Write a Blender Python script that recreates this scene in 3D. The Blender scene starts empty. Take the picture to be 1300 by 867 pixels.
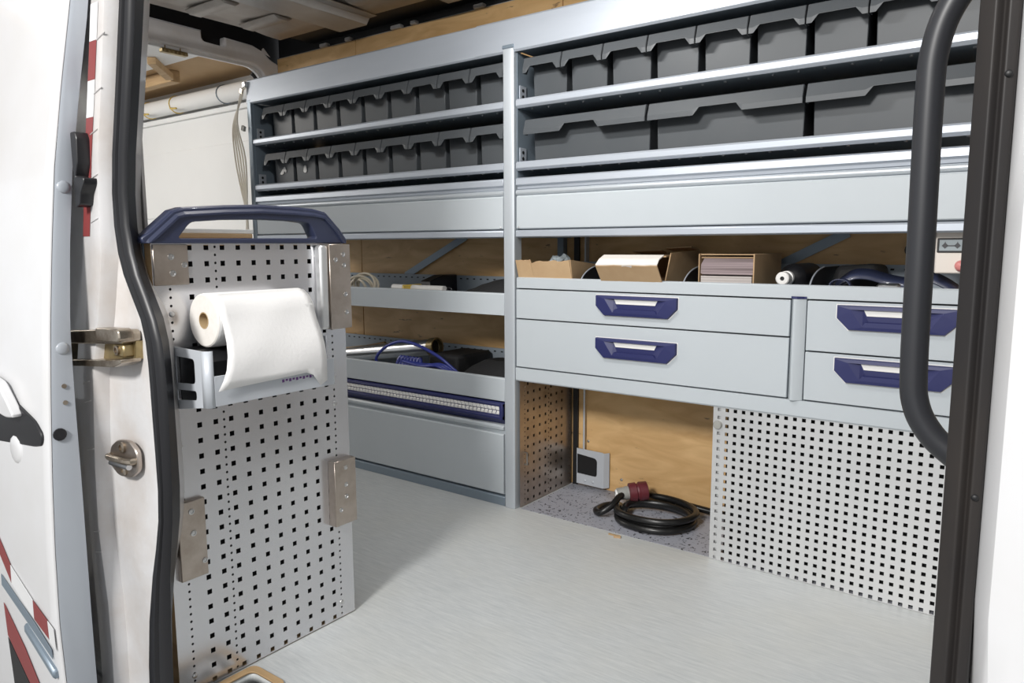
import bpy, bmesh, math, random
from mathutils import Vector, Matrix
random.seed(7)
S = bpy.context.scene
COL = S.collection

# ------------------------------------------------------------------ camera
cam_d = bpy.data.cameras.new('camera'); cam = bpy.data.objects.new('camera', cam_d); COL.objects.link(cam)
S.camera = cam
YAW, PIT, ROLL = math.radians(36.587), math.radians(7.403), math.radians(0.2236)
fw = Vector((-math.sin(YAW)*math.cos(PIT), math.cos(YAW)*math.cos(PIT), -math.sin(PIT)))
r0 = Vector((math.cos(YAW), math.sin(YAW), 0)); d0 = fw.cross(r0)
rr = math.cos(ROLL)*r0 + math.sin(ROLL)*d0; dd = -math.sin(ROLL)*r0 + math.cos(ROLL)*d0
m3 = Matrix((rr, -dd, -fw)).transposed()
cam.matrix_world = Matrix.Translation((1.508, -2.038, 0.93)) @ m3.to_4x4()
cam_d.sensor_width = 36; cam_d.lens = 36*930.87/1300; cam_d.clip_start = 0.02

# ------------------------------------------------------------------ world, lights, exposure
w = bpy.data.worlds.new('world'); S.world = w; w.use_nodes = True
bg = w.node_tree.nodes['Background']; bg.inputs[0].default_value = (0.93, 0.96, 1.0, 1); bg.inputs[1].default_value = 0.76
def area(name, loc, target, sx, sy, power, col=(1, 1, 1)):
    l = bpy.data.lights.new(name, 'AREA'); l.shape = 'RECTANGLE'; l.size = sx; l.size_y = sy; l.energy = power; l.color = col
    o = bpy.data.objects.new(name, l); COL.objects.link(o); o.location = loc
    o.rotation_euler = (Vector(target)-Vector(loc)).to_track_quat('-Z', 'Y').to_euler()
    return o
area('workshop_lamp', (1.0, -3.8, 2.38), (0.2, 0, 0.9), 0.5, 0.5, 120, (1.0, 0.98, 0.95))
area('workshop_ceiling_lamp', (-3.4, -1.2, 1.9), (-3.4, 0.2, 0.9), 1.2, 0.5, 42, (1.0, 0.97, 0.92))
S.view_settings.view_transform = 'Standard'; S.view_settings.look = 'None'
S.view_settings.exposure = -0.08; S.view_settings.gamma = 1.0; S.view_settings.use_curve_mapping = False

# ------------------------------------------------------------------ materials
MATS = {}
def mat(name, col, rough=0.5, metal=0.0, coat=0.0, spec=0.5, var=None, bump=None, stretch=(1, 1, 1), scale=8.0):
    """var = (second colour, amount) mixed by noise; bump = (scale, strength)"""
    m = bpy.data.materials.new(name); m.use_nodes = True; nt = m.node_tree; b = nt.nodes['Principled BSDF']
    b.inputs['Base Color'].default_value = (*col, 1); b.inputs['Roughness'].default_value = rough
    b.inputs['Metallic'].default_value = metal; b.inputs['Coat Weight'].default_value = coat
    b.inputs['Specular IOR Level'].default_value = spec
    if var or bump:
        tc = nt.nodes.new('ShaderNodeTexCoord'); mp = nt.nodes.new('ShaderNodeMapping'); nt.links.new(tc.outputs['Object'], mp.inputs[0])
        mp.inputs['Scale'].default_value = stretch
    if var:
        n = nt.nodes.new('ShaderNodeTexNoise'); n.inputs['Scale'].default_value = scale; n.inputs['Detail'].default_value = 6; n.inputs['Roughness'].default_value = 0.6
        nt.links.new(mp.outputs[0], n.inputs[0])
        rp = nt.nodes.new('ShaderNodeValToRGB'); rp.color_ramp.elements[0].position = 0.38; rp.color_ramp.elements[1].position = 0.68
        nt.links.new(n.outputs[0], rp.inputs[0])
        mx = nt.nodes.new('ShaderNodeMix'); mx.data_type = 'RGBA'; mx.inputs[6].default_value = (*col, 1); mx.inputs[7].default_value = (*var[0], 1)
        ml = nt.nodes.new('ShaderNodeMath'); ml.operation = 'MULTIPLY'; ml.inputs[1].default_value = var[1]
        nt.links.new(rp.outputs[0], ml.inputs[0]); nt.links.new(ml.outputs[0], mx.inputs[0]); nt.links.new(mx.outputs[2], b.inputs['Base Color'])
    if bump:
        n2 = nt.nodes.new('ShaderNodeTexNoise'); n2.inputs['Scale'].default_value = bump[0]; n2.inputs['Detail'].default_value = 3
        nt.links.new(mp.outputs[0], n2.inputs[0])
        bp = nt.nodes.new('ShaderNodeBump'); bp.inputs['Strength'].default_value = bump[1]; bp.inputs['Distance'].default_value = 0.004
        nt.links.new(n2.outputs[0], bp.inputs['Height']); nt.links.new(bp.outputs[0], b.inputs['Normal'])
    MATS[name] = m
    return m
mat('grey_paint', (0.50, 0.54, 0.57), 0.38, 0, 0.0, 0.45, var=((0.46, 0.50, 0.53), 0.5), scale=2.5)
mat('tray_grey', (0.36, 0.41, 0.46), 0.4, 0, 0, 0.4)
mat('alu', (0.50, 0.54, 0.60), 0.42, 0.35, var=((0.44, 0.48, 0.54), 0.6), scale=4, stretch=(0.4, 3, 3))
mat('alu_post', (0.55, 0.59, 0.63), 0.4, 0.4)
mat('slate', (0.22, 0.27, 0.32), 0.4, 0.3)
mat('navy', (0.019, 0.023, 0.105), 0.5, 0, 0.0)
mat('navy_handle', (0.028, 0.035, 0.075), 0.4, 0, 0.3)
mat('bin', (0.072, 0.080, 0.088), 0.45, 0, 0, 0.4, var=((0.086, 0.092, 0.098), 0.6), scale=5)
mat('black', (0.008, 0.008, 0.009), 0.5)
mat('rubber', (0.011, 0.011, 0.013), 0.4, 0, 0, 0.5)
mat('rubber_dusty', (0.020, 0.018, 0.018), 0.5, 0, 0, 0.4, var=((0.034, 0.028, 0.024), 0.7), scale=14, stretch=(1, 1, 0.3))
mat('grab', (0.024, 0.025, 0.029), 0.4, 0, 0, 0.5)
mat('perf', (0.70, 0.70, 0.72), 0.24, 0.8, var=((0.62, 0.62, 0.64), 0.6), scale=3)
mat('perf_light', (0.78, 0.78, 0.78), 0.36, 0.75, var=((0.68, 0.69, 0.69), 0.6), scale=4)
mat('steel_plate', (0.50, 0.44, 0.39), 0.33, 0.9, var=((0.36, 0.30, 0.25), 0.8), scale=18)
mat('steel', (0.6, 0.6, 0.6), 0.28, 1.0)
mat('brassy', (0.42, 0.33, 0.17), 0.42, 0.8, var=((0.2, 0.15, 0.08), 0.7), scale=30)
mat('oily_steel', (0.50, 0.44, 0.36), 0.3, 0.9, var=((0.16, 0.11, 0.07), 0.8), scale=22)
mat('white_paint', (0.68, 0.68, 0.69), 0.28, 0, 0.35, var=((0.61, 0.60, 0.585), 0.5), scale=5)
mat('jamb_paint', (0.66, 0.65, 0.65), 0.34, 0, 0.3, var=((0.56, 0.51, 0.47), 0.7), scale=9, bump=(22, 0.35))
mat('door_edge', (0.40, 0.43, 0.47), 0.3, 0, 0.3, var=((0.36, 0.38, 0.42), 0.5), scale=6)
mat('grey_primer', (0.50, 0.49, 0.48), 0.4, 0.1, 0.1, var=((0.40, 0.37, 0.35), 0.7), scale=7)
mat('roof_sheet', (0.52, 0.49, 0.46), 0.42, 0.2, var=((0.38, 0.32, 0.28), 0.8), scale=5)
mat('portal', (0.70, 0.68, 0.68), 0.38, 0.0, 0.1, var=((0.60, 0.56, 0.53), 0.7), scale=7)
mat('red_tape', (0.24, 0.05, 0.05), 0.45)
mat('white_tape', (0.72, 0.72, 0.72), 0.4)
mat('paper', (0.86, 0.85, 0.84), 0.9, 0, 0, 0.2, bump=(150, 0.12))
mat('paper_end', (0.82, 0.79, 0.75), 0.9, 0, 0, 0.2, var=((0.74, 0.70, 0.64), 0.5), scale=90)
mat('core', (0.50, 0.36, 0.20), 0.9)
mat('holder', (0.56, 0.59, 0.63), 0.36, 0.15)
mat('card', (0.52, 0.36, 0.21), 0.85, 0, 0, 0.2, var=((0.44, 0.29, 0.16), 0.6), scale=14)
mat('card_dark', (0.30, 0.20, 0.12), 0.85, 0, 0, 0.2)
mat('card_white', (0.80, 0.76, 0.71), 0.85, 0, 0, 0.2)
mat('cream_cable', (0.62, 0.56, 0.45), 0.45)
mat('clear_cable', (0.88, 0.82, 0.71), 0.35)
mat('blue_hose', (0.045, 0.06, 0.30), 0.35)
mat('cable_black', (0.010, 0.010, 0.010), 0.32)
mat('plug_red', (0.13, 0.022, 0.03), 0.4)
mat('plug_grey', (0.32, 0.32, 0.30), 0.4)
mat('white_plastic', (0.80, 0.79, 0.77), 0.35)
mat('beige', (0.72, 0.66, 0.60), 0.55)
mat('screen', (0.30, 0.34, 0.36), 0.3)
mat('ink', (0.05, 0.05, 0.055), 0.5)
mat('pink', (0.62, 0.22, 0.21), 0.35)
mat('purple_ink', (0.14, 0.05, 0.22), 0.5)
mat('wood', (0.50, 0.34, 0.18), 0.7, var=((0.36, 0.23, 0.11), 0.7), scale=6, stretch=(0.5, 6, 6))
mat('shop_white', (0.80, 0.80, 0.79), 0.7, var=((0.74, 0.74, 0.73), 0.6), scale=1.2)
mat('shop_board', (0.50, 0.33, 0.17), 0.7, var=((0.42, 0.27, 0.13), 0.7), scale=3)
mat('yellow_tie', (0.62, 0.44, 0.08), 0.4)
mat('dark_cloth', (0.012, 0.012, 0.013), 0.75, bump=(40, 0.6))
mat('concrete', (0.32, 0.32, 0.31), 0.8, var=((0.26, 0.26, 0.25), 0.7), scale=2)
mat('bulkhead', (0.62, 0.60, 0.58), 0.5)

def floor_mat():
    m = bpy.data.materials.new('vinyl'); m.use_nodes = True; nt = m.node_tree; b = nt.nodes['Principled BSDF']
    N = nt.nodes.new; L = nt.links.new
    tc = N('ShaderNodeTexCoord'); mp = N('ShaderNodeMapping'); mp.inputs['Scale'].default_value = (1.0, 11, 1); mp.inputs['Rotation'].default_value[2] = 0.06
    L(tc.outputs['Object'], mp.inputs[0])
    n = N('ShaderNodeTexNoise'); n.inputs['Scale'].default_value = 12; n.inputs['Detail'].default_value = 9; n.inputs['Roughness'].default_value = 0.75; L(mp.outputs[0], n.inputs[0])
    r = N('ShaderNodeValToRGB'); r.color_ramp.elements[0].color = (0.45, 0.475, 0.485, 1); r.color_ramp.elements[1].color = (0.65, 0.665, 0.66, 1)
    r.color_ramp.elements[0].position = 0.32; r.color_ramp.elements[1].position = 0.75; L(n.outputs[0], r.inputs[0])
    n2 = N('ShaderNodeTexNoise'); n2.inputs['Scale'].default_value = 2.6; n2.inputs['Detail'].default_value = 5; L(tc.outputs['Object'], n2.inputs[0])
    r2 = N('ShaderNodeValToRGB'); r2.color_ramp.elements[0].position = 0.45; r2.color_ramp.elements[1].position = 0.8; L(n2.outputs[0], r2.inputs[0])
    mx = N('ShaderNodeMix'); mx.data_type = 'RGBA'; mx.inputs[7].default_value = (0.56, 0.55, 0.49, 1)
    ml = N('ShaderNodeMath'); ml.operation = 'MULTIPLY'; ml.inputs[1].default_value = 0.4; L(r2.outputs[0], ml.inputs[0]); L(ml.outputs[0], mx.inputs[0]); L(r.outputs[0], mx.inputs[6])
    # pale scuffs
    mp3 = N('ShaderNodeMapping'); mp3.inputs['Scale'].default_value = (6, 60, 1); mp3.inputs['Rotation'].default_value[2] = 0.3; L(tc.outputs['Object'], mp3.inputs[0])
    n3 = N('ShaderNodeTexNoise'); n3.inputs['Scale'].default_value = 3; n3.inputs['Detail'].default_value = 2; L(mp3.outputs[0], n3.inputs[0])
    r3 = N('ShaderNodeValToRGB'); r3.color_ramp.elements[0].position = 0.70; r3.color_ramp.elements[1].position = 0.76; L(n3.outputs[0], r3.inputs[0])
    mx3 = N('ShaderNodeMix'); mx3.data_type = 'RGBA'; mx3.inputs[7].default_value = (0.70, 0.72, 0.71, 1)
    ml3 = N('ShaderNodeMath'); ml3.operation = 'MULTIPLY'; ml3.inputs[1].default_value = 0.5; L(r3.outputs[0], ml3.inputs[0]); L(ml3.outputs[0], mx3.inputs[0]); L(mx.outputs[2], mx3.inputs[6])
    L(mx3.outputs[2], b.inputs['Base Color']); b.inputs['Roughness'].default_value = 0.42; b.inputs['Specular IOR Level'].default_value = 0.4
    MATS['vinyl'] = m
    # nook covering: lilac grey with dark flecks
    m = bpy.data.materials.new('flecked'); m.use_nodes = True; nt = m.node_tree; b = nt.nodes['Principled BSDF']; N = nt.nodes.new; L = nt.links.new
    tc = N('ShaderNodeTexCoord'); n = N('ShaderNodeTexNoise'); n.inputs['Scale'].default_value = 75; n.inputs['Detail'].default_value = 2; n.inputs['Distortion'].default_value = 1.2; L(tc.outputs['Object'], n.inputs[0])
    r = N('ShaderNodeValToRGB'); r.color_ramp.elements[0].color = (0.36, 0.37, 0.42, 1); r.color_ramp.elements[1].color = (0.03, 0.03, 0.035, 1)
    r.color_ramp.elements[0].position = 0.615; r.color_ramp.elements[1].position = 0.63; L(n.outputs[0], r.inputs[0])
    L(r.outputs[0], b.inputs['Base Color']); b.inputs['Roughness'].default_value = 0.5; MATS['flecked'] = m
def ply_mat():
    m = bpy.data.materials.new('ply'); m.use_nodes = True; nt = m.node_tree; b = nt.nodes['Principled BSDF']; N = nt.nodes.new; L = nt.links.new
    tc = N('ShaderNodeTexCoord'); mp = N('ShaderNodeMapping'); mp.inputs['Scale'].default_value = (1.2, 1, 4.5); L(tc.outputs['Object'], mp.inputs[0])
    n = N('ShaderNodeTexNoise'); n.inputs['Scale'].default_value = 3.2; n.inputs['Detail'].default_value = 8; n.inputs['Distortion'].default_value = 1.5; L(mp.outputs[0], n.inputs[0])
    r = N('ShaderNodeValToRGB'); r.color_ramp.elements[0].color = (0.60, 0.36, 0.15, 1); r.color_ramp.elements[1].color = (0.80, 0.53, 0.255, 1)
    r.color_ramp.elements[0].position = 0.3; r.color_ramp.elements[1].position = 0.7; L(n.outputs[0], r.inputs[0])
    # scuff marks
    mp2 = N('ShaderNodeMapping'); mp2.inputs['Scale'].default_value = (9, 1, 32); mp2.inputs['Rotation'].default_value[1] = 0.25; L(tc.outputs['Object'], mp2.inputs[0])
    n2 = N('ShaderNodeTexNoise'); n2.inputs['Scale'].default_value = 1.4; n2.inputs['Detail'].default_value = 4; L(mp2.outputs[0], n2.inputs[0])
    r2 = N('ShaderNodeValToRGB'); r2.color_ramp.elements[0].position = 0.69; r2.color_ramp.elements[1].position = 0.74; L(n2.outputs[0], r2.inputs[0])
    mx = N('ShaderNodeMix'); mx.data_type = 'RGBA'; mx.inputs[7].default_value = (0.14, 0.08, 0.05, 1)
    ml = N('ShaderNodeMath'); ml.operation = 'MULTIPLY'; ml.inputs[1].default_value = 0.75; L(r2.outputs[0], ml.inputs[0]); L(ml.outputs[0], mx.inputs[0]); L(r.outputs[0], mx.inputs[6])
    L(mx.outputs[2], b.inputs['Base Color']); b.inputs['Roughness'].default_value = 0.5; MATS['ply'] = m
def stripes_mat(name, c1, c2, sc):
    m = bpy.data.materials.new(name); m.use_nodes = True; nt = m.node_tree; b = nt.nodes['Principled BSDF']; N = nt.nodes.new; L = nt.links.new
    tc = N('ShaderNodeTexCoord'); mp = N('ShaderNodeMapping'); mp.inputs['Scale'].default_value = (0.6, 0.6, sc); L(tc.outputs['Object'], mp.inputs[0])
    n = N('ShaderNodeTexNoise'); n.inputs['Scale'].default_value = 3; n.inputs['Detail'].default_value = 3; L(mp.outputs[0], n.inputs[0])
    r = N('ShaderNodeValToRGB'); r.color_ramp.elements[0].color = (*c1, 1); r.color_ramp.elements[1].color = (*c2, 1); r.color_ramp.elements[0].position = 0.3; r.color_ramp.elements[1].position = 0.7
    L(n.outputs[0], r.inputs[0]); L(r.outputs[0], b.inputs['Base Color']); b.inputs['Roughness'].default_value = 0.8; MATS[name] = m
floor_mat(); ply_mat()
stripes_mat('sheets_mauve', (0.12, 0.09, 0.09), (0.40, 0.32, 0.33), 130)
stripes_mat('sheets_pale', (0.30, 0.26, 0.24), (0.72, 0.68, 0.66), 130)

# ------------------------------------------------------------------ helpers
class MB:
    def __init__(s): s.v = []; s.f = []
    def add(s, vs, fs):
        o = len(s.v); s.v += [tuple(v) for v in vs]; s.f += [tuple(i+o for i in f) for f in fs]; return s
    def box(s, x0, x1, y0, y1, z0, z1):
        return s.add([(x0,y0,z0),(x1,y0,z0),(x1,y1,z0),(x0,y1,z0),(x0,y0,z1),(x1,y0,z1),(x1,y1,z1),(x0,y1,z1)],
                     [(3,2,1,0),(4,5,6,7),(0,1,5,4),(1,2,6,5),(2,3,7,6),(3,0,4,7)])
    def quad(s, a, b, c, d): return s.add([a, b, c, d], [(0, 1, 2, 3)])
    def prism(s, poly, axis, a, b):
        """poly of 2-D points; axis 0: (y,z) along x, 1: (x,z) along y, 2: (x,y) along z"""
        def P(p, t): return (t, p[0], p[1]) if axis == 0 else ((p[0], t, p[1]) if axis == 1 else (p[0], p[1], t))
        n = len(poly); vs = [P(p, a) for p in poly]+[P(p, b) for p in poly]
        fs = [tuple(range(n))[::-1], tuple(range(n, 2*n))]+[(i, (i+1) % n, n+(i+1) % n, n+i) for i in range(n)]
        return s.add(vs, fs)
    def tube(s, pts, r, n=10, caps=True, closed=False):
        pts = [Vector(p) for p in pts]; m = len(pts); rs = r if isinstance(r, (list, tuple)) else [r]*m
        t0 = (pts[1]-pts[0]).normalized(); u = t0.orthogonal().normalized(); vs = []
        for i, p in enumerate(pts):
            if closed: t = pts[(i+1) % m]-pts[i-1]
            else: t = pts[min(i+1, m-1)]-pts[max(i-1, 0)]
            t.normalize(); u = (u-t*u.dot(t)).normalized(); w_ = t.cross(u)
            vs += [p+(u*math.cos(2*math.pi*k/n)+w_*math.sin(2*math.pi*k/n))*rs[i] for k in range(n)]
        fs = []
        for i in range(m if closed else m-1):
            a = i*n; b = ((i+1) % m)*n
            fs += [(a+k, a+(k+1) % n, b+(k+1) % n, b+k) for k in range(n)]
        if caps and not closed: fs += [tuple(range(n))[::-1], tuple(range((m-1)*n, m*n))]
        return s.add(vs, fs)
    def lathe(s, prof, c, axis, n=20):
        """prof: (radius, offset along axis) list"""
        ax = Vector(axis).normalized(); u = ax.orthogonal().normalized(); w_ = ax.cross(u); c = Vector(c); vs = []
        for r, h in prof: vs += [c+ax*h+(u*math.cos(2*math.pi*k/n)+w_*math.sin(2*math.pi*k/n))*max(r, 1e-5) for k in range(n)]
        fs = []
        for i in range(len(prof)-1): fs += [(i*n+k, i*n+(k+1) % n, (i+1)*n+(k+1) % n, (i+1)*n+k) for k in range(n)]
        return s.add(vs, fs)
    def grid(s, rows):
        n = len(rows[0]); vs = [p for r in rows for p in r]
        return s.add(vs, [(i*n+j, i*n+j+1, (i+1)*n+j+1, (i+1)*n+j) for i in range(len(rows)-1) for j in range(n-1)])
def finish(me, smooth):
    bm = bmesh.new(); bm.from_mesh(me); bmesh.ops.recalc_face_normals(bm, faces=bm.faces); bm.to_mesh(me); bm.free()
    if smooth:
        for p in me.polygons: p.use_smooth = True
        try: me.set_sharp_from_angle(angle=math.radians(38))
        except Exception: pass
def obj(name, mb, m, parent=None, smooth=False, bevel=0, seg=1, solid=0):
    if isinstance(mb, MB):
        me = bpy.data.meshes.new(name); me.from_pydata([tuple(v) for v in mb.v], [], mb.f); me.update(); finish(me, smooth or bevel > 0)
    else: me = mb
    me.materials.clear(); me.materials.append(MATS[m]); o = bpy.data.objects.new(name, me); COL.objects.link(o)
    if solid:
        md = o.modifiers.new('solid', 'SOLIDIFY'); md.thickness = solid; md.offset = 0
    if bevel:
        md = o.modifiers.new('bevel', 'BEVEL'); md.width = bevel; md.segments = seg; md.limit_method = 'ANGLE'; md.angle_limit = math.radians(40)
    if parent is not None:
        o.parent = parent
        o.matrix_parent_inverse = Matrix.Translation(-Vector(parent.location))   # parts sit at the world origin
    return o
def tag(o, label, cat, group=None):
    o['label'] = label; o['category'] = cat
    if group: o['group'] = group
    return o
def thing(name, label, cat, loc=(0, 0, 0), group=None):
    o = bpy.data.objects.new(name, None); COL.objects.link(o); o.location = loc; o.empty_display_size = 0.05
    return tag(o, label, cat, group)
def struct(name, mb, m, label, **k):
    o = obj(name, mb, m, **k); o['kind'] = 'structure'; o['label'] = label; return o
def copy_tree(o, parent=None):
    c = o.copy(); COL.objects.link(c)
    if parent is not None: c.parent = parent
    for ch in list(o.children): copy_tree(ch, c)
    return c
def rpoly(pts, r, n=4):
    """round the corners of a polygon; r scalar or list"""
    out = []; m = len(pts)
    for i in range(m):
        p = Vector(pts[i]); a = Vector(pts[i-1]); b = Vector(pts[(i+1) % m]); ri = r[i] if isinstance(r, (list, tuple)) else r
        if ri <= 0: out.append(tuple(p)); continue
        da = (a-p); db = (b-p); k = min(ri, da.length*.49, db.length*.49); A = p+da.normalized()*k; B = p+db.normalized()*k
        for j in range(n+1):
            t = j/n; out.append(tuple(A*(1-t)**2+p*2*t*(1-t)+B*t*t))
    return out
def plate(outer, holes, thick, axes, origin=(0, 0, 0), bevel=0.0):
    """flat plate with holes; axes = (U, V, W) world directions; thickness along W, centred"""
    cu = bpy.data.curves.new('tmp', 'CURVE'); cu.dimensions = '2D'; cu.fill_mode = 'BOTH'; cu.extrude = max(thick/2-bevel, 1e-5); cu.bevel_depth = bevel; cu.bevel_resolution = 1; cu.offset = -bevel
    for poly in [outer]+list(holes):
        sp = cu.splines.new('POLY'); sp.points.add(len(poly)-1); sp.use_cyclic_u = True
        for i, p in enumerate(poly): sp.points[i].co = (p[0], p[1], 0, 1)
    o = bpy.data.objects.new('tmp', cu); COL.objects.link(o); bpy.context.view_layer.update()
    me = bpy.data.meshes.new_from_object(o.evaluated_get(bpy.context.evaluated_depsgraph_get()))
    bpy.data.objects.remove(o); bpy.data.curves.remove(cu)
    U, V, W = [Vector(a) for a in axes]; me.transform(Matrix.Translation(origin) @ Matrix((U, V, W)).transposed().to_4x4())
    bm = bmesh.new(); bm.from_mesh(me); bmesh.ops.remove_doubles(bm, verts=bm.verts, dist=1e-6); bmesh.ops.recalc_face_normals(bm, faces=bm.faces); bm.to_mesh(me); bm.free()
    return me
YZ = ((0, 1, 0), (0, 0, 1), (1, 0, 0)); XZ = ((1, 0, 0), (0, 0, 1), (0, -1, 0)); XY = ((1, 0, 0), (0, 1, 0), (0, 0, 1))
def perf(u0, u1, v0, v1, cols, axes, origin, depth):
    """perforated sheet: cols = (u, pitch, first v, size, round?) sorted by u; rim depth along -W"""
    U, V, W = [Vector(a) for a in axes]; O = Vector(origin); mb = MB()
    P = lambda u, v, d=0: O+U*u+V*v-W*d
    us = [u0]+[(cols[i][0]+cols[i+1][0])/2 for i in range(len(cols)-1)]+[u1]
    def plain(a, b, c, d):
        if d-c > 1e-5 and b-a > 1e-5: mb.quad(P(a, c), P(b, c), P(b, d), P(a, d))
    for i, (u, pitch, vs, size, rnd) in enumerate(cols):
        a, b = us[i], us[i+1]; h = size/2
        n0 = math.ceil((v0+h*1.2-vs)/pitch); n1 = math.floor((v1-h*1.2-vs)/pitch); cur = v0
        for k in range(n0, n1+1):
            v = vs+k*pitch; c, d = max(v-pitch/2, v0), min(v+pitch/2, v1)
            plain(a, b, cur, c); cur = d
            ou = [(a, c), (u, c), (b, c), (b, v), (b, d), (u, d), (a, d), (a, v)]
            if rnd: inn = [(u+h*math.cos(t), v+h*math.sin(t)) for t in [math.radians(225+45*j) for j in range(8)]]
            else: inn = [(u-h, v-h), (u, v-h), (u+h, v-h), (u+h, v), (u+h, v+h), (u, v+h), (u-h, v+h), (u-h, v)]
            vsx = [P(*p) for p in ou]+[P(*p) for p in inn]+[P(p[0], p[1], depth) for p in inn]
            fs = [(j, (j+1) % 8, 8+(j+1) % 8, 8+j) for j in range(8)]+[(8+j, 8+(j+1) % 8, 16+(j+1) % 8, 16+j) for j in range(8)]
            mb.add(vsx, fs)
        plain(a, b, cur, v1)
    me = bpy.data.meshes.new('perf'); me.from_pydata([tuple(v) for v in mb.v], [], mb.f); me.update()
    bm = bmesh.new(); bm.from_mesh(me); bmesh.ops.remove_doubles(bm, verts=bm.verts, dist=1e-6); bmesh.ops.recalc_face_normals(bm, faces=bm.faces); bm.to_mesh(me); bm.free()
    return me
def dome(c, axis, r, h=None):
    h = h or r*0.5
    return MB().lathe([(r, 0), (r*.93, h*.45), (r*.7, h*.8), (r*.35, h*.97), (0, h)], c, axis, 12)
def arc(cx, cz, r, a0, a1, n): return [(cx+r*math.cos(math.radians(a0+(a1-a0)*i/n)), cz+r*math.sin(math.radians(a0+(a1-a0)*i/n))) for i in range(n+1)]

# ================================================================== SETTING
RX0, RX1 = -1.75, 1.70      # van interior, rear to bulkhead
# floor with a tie-down recess cut through it
fl_pl = plate([(RX0, -1.36), (RX1, -1.36), (RX1, 0.40), (RX0, 0.40)], [rpoly([(0.142, -1.30), (0.232, -1.30), (0.232, -1.165), (0.142, -1.165)], 0.02)], 0.02, XY, (0, 0, -0.01))
floor = struct('floor', fl_pl, 'vinyl', 'worn grey vinyl van floor with pale scuffs')
obj('floor_covering', MB().box(0.03, 1.39, 0.004, 0.356, 0.0002, 0.0012), 'flecked', floor)['label'] = 'grey covering with dark flecks inside the floor recess'
rim = plate(rpoly([(0.128, -1.314), (0.246, -1.314), (0.246, -1.151), (0.128, -1.151)], 0.02), [rpoly([(0.144, -1.298), (0.230, -1.298), (0.230, -1.167), (0.144, -1.167)], 0.018)], 0.005, XY, (0, 0, 0.0026))
obj('recess_rim', rim, 'wood', floor)
pit = MB().box(0.135, 0.239, -1.307, -1.158, -0.075, -0.07); obj('recess_pan', pit, 'black', floor)
obj('tie_down_ring', MB().tube([(0.150+0.03*math.cos(t*.5)+.03, -1.235+0.045*math.sin(t*.5), -0.022+.018*math.sin(t)) for t in [i*math.pi*2/12 for i in range(13)]], 0.009, 8), 'white_plastic', floor, smooth=True)
# far side wall: steel skin and plywood boards
wb = struct('wall_back', MB().box(RX0, RX1, 0.376, 0.40, -0.02, 1.88), 'grey_primer', 'plywood lined far side wall of the van')
for a, b in ((-1.745, -1.163), (-1.16, -0.034), (-0.031, 1.695)):
    obj('plywood_board', MB().box(a, b, 0.36, 0.374, 0.0, 1.872), 'ply', wb, bevel=0.0015)
for x, z in ((0.095, 0.18), (0.241, 0.053)): obj('screw', dome((x, 0.36, z), (0, -1, 0), 0.006), 'steel', wb, smooth=True)
# bulkhead behind the seats
struct('wall_right', MB().box(RX1, RX1+0.03, -1.36, 0.40, -0.02, 2.0), 'bulkhead', 'plain light bulkhead closing the front of the load space')
# roof sheet with swages and cross ribs, open box section along side and rear coloured black as its shade
rows = []
for i in range(57):
    x = -1.5+i*(3.2/56); sw = 0.006*max(0, math.sin(i*math.pi/3.5))
    rows.append([(x, -1.34, 1.90), (x, -0.9, 1.902+sw*.5), (x, -0.3, 1.904+sw), (x, 0.06, 1.904+sw), (x, 0.12, 1.896), (x, 0.20, 1.893)])
ceil = struct('ceiling', MB().grid(rows), 'roof_sheet', 'bare ribbed sheet metal van roof', smooth=True, solid=0.003)
for cx in (-1.01, -0.38, 0.25, 0.88):
    pr = [(cx-.15, 1.892), (cx-.15, 1.888), (cx-.105, 1.887), (cx-.085, 1.862), (cx+.085, 1.862), (cx+.105, 1.887), (cx+.15, 1.888), (cx+.15, 1.892)]
    rb = obj('roof_rib', MB().prism(pr, 1, -1.30, 0.215), 'grey_primer', ceil, bevel=0.004)
    for k in range(9): obj('rib_hole', MB().lathe([(0.0075, 0), (0.0075, .0012), (0, .0012)], (cx-.128, -0.52+k*.085, 1.8880), (0, 0, -1), 10), 'black', rb)
    obj('rib_pad', MB().prism([(cx-.149, 1.8875), (cx-.149, 1.8868), (cx-.104, 1.8860), (cx-.104, 1.8867)], 1, -0.5, -.24), 'white_plastic', rb)
for k, (x, y) in enumerate(((-1.33, -.25), (-1.33, .0), (-0.70, -.2), (-.70, .05), (-.07, 0.05))):
    obj('roof_swage', MB().prism([(y-.05, 1.9), (y-.025, 1.884), (y+.025, 1.884), (y+.05, 1.9)], 0, x-.13, x+.13), 'roof_sheet', ceil, bevel=0.006)
t1 = struct('trim_1', MB().box(RX0-.02, RX1, 0.39, 0.42, 1.86, 2.06).box(RX0-.02, RX1, -1.36, 0.42, 2.05, 2.06).box(-1.5, RX1, 0.195, 0.40, 1.915, 1.93).box(RX0-.075, RX0-.050, -1.36, 0.42, 1.855, 2.06), 'black', 'hollow roof rail above the plywood, coloured black for its shade')
for x, s_ in ((-1.40, .05), (-1.22, .035), (-.92, .06), (-.80, .03), (-.45, .05)):
    obj('clip', MB().box(x, x+s_, 0.345, 0.372, 1.872, 1.888), 'grey_primer', t1, bevel=0.003)
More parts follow.
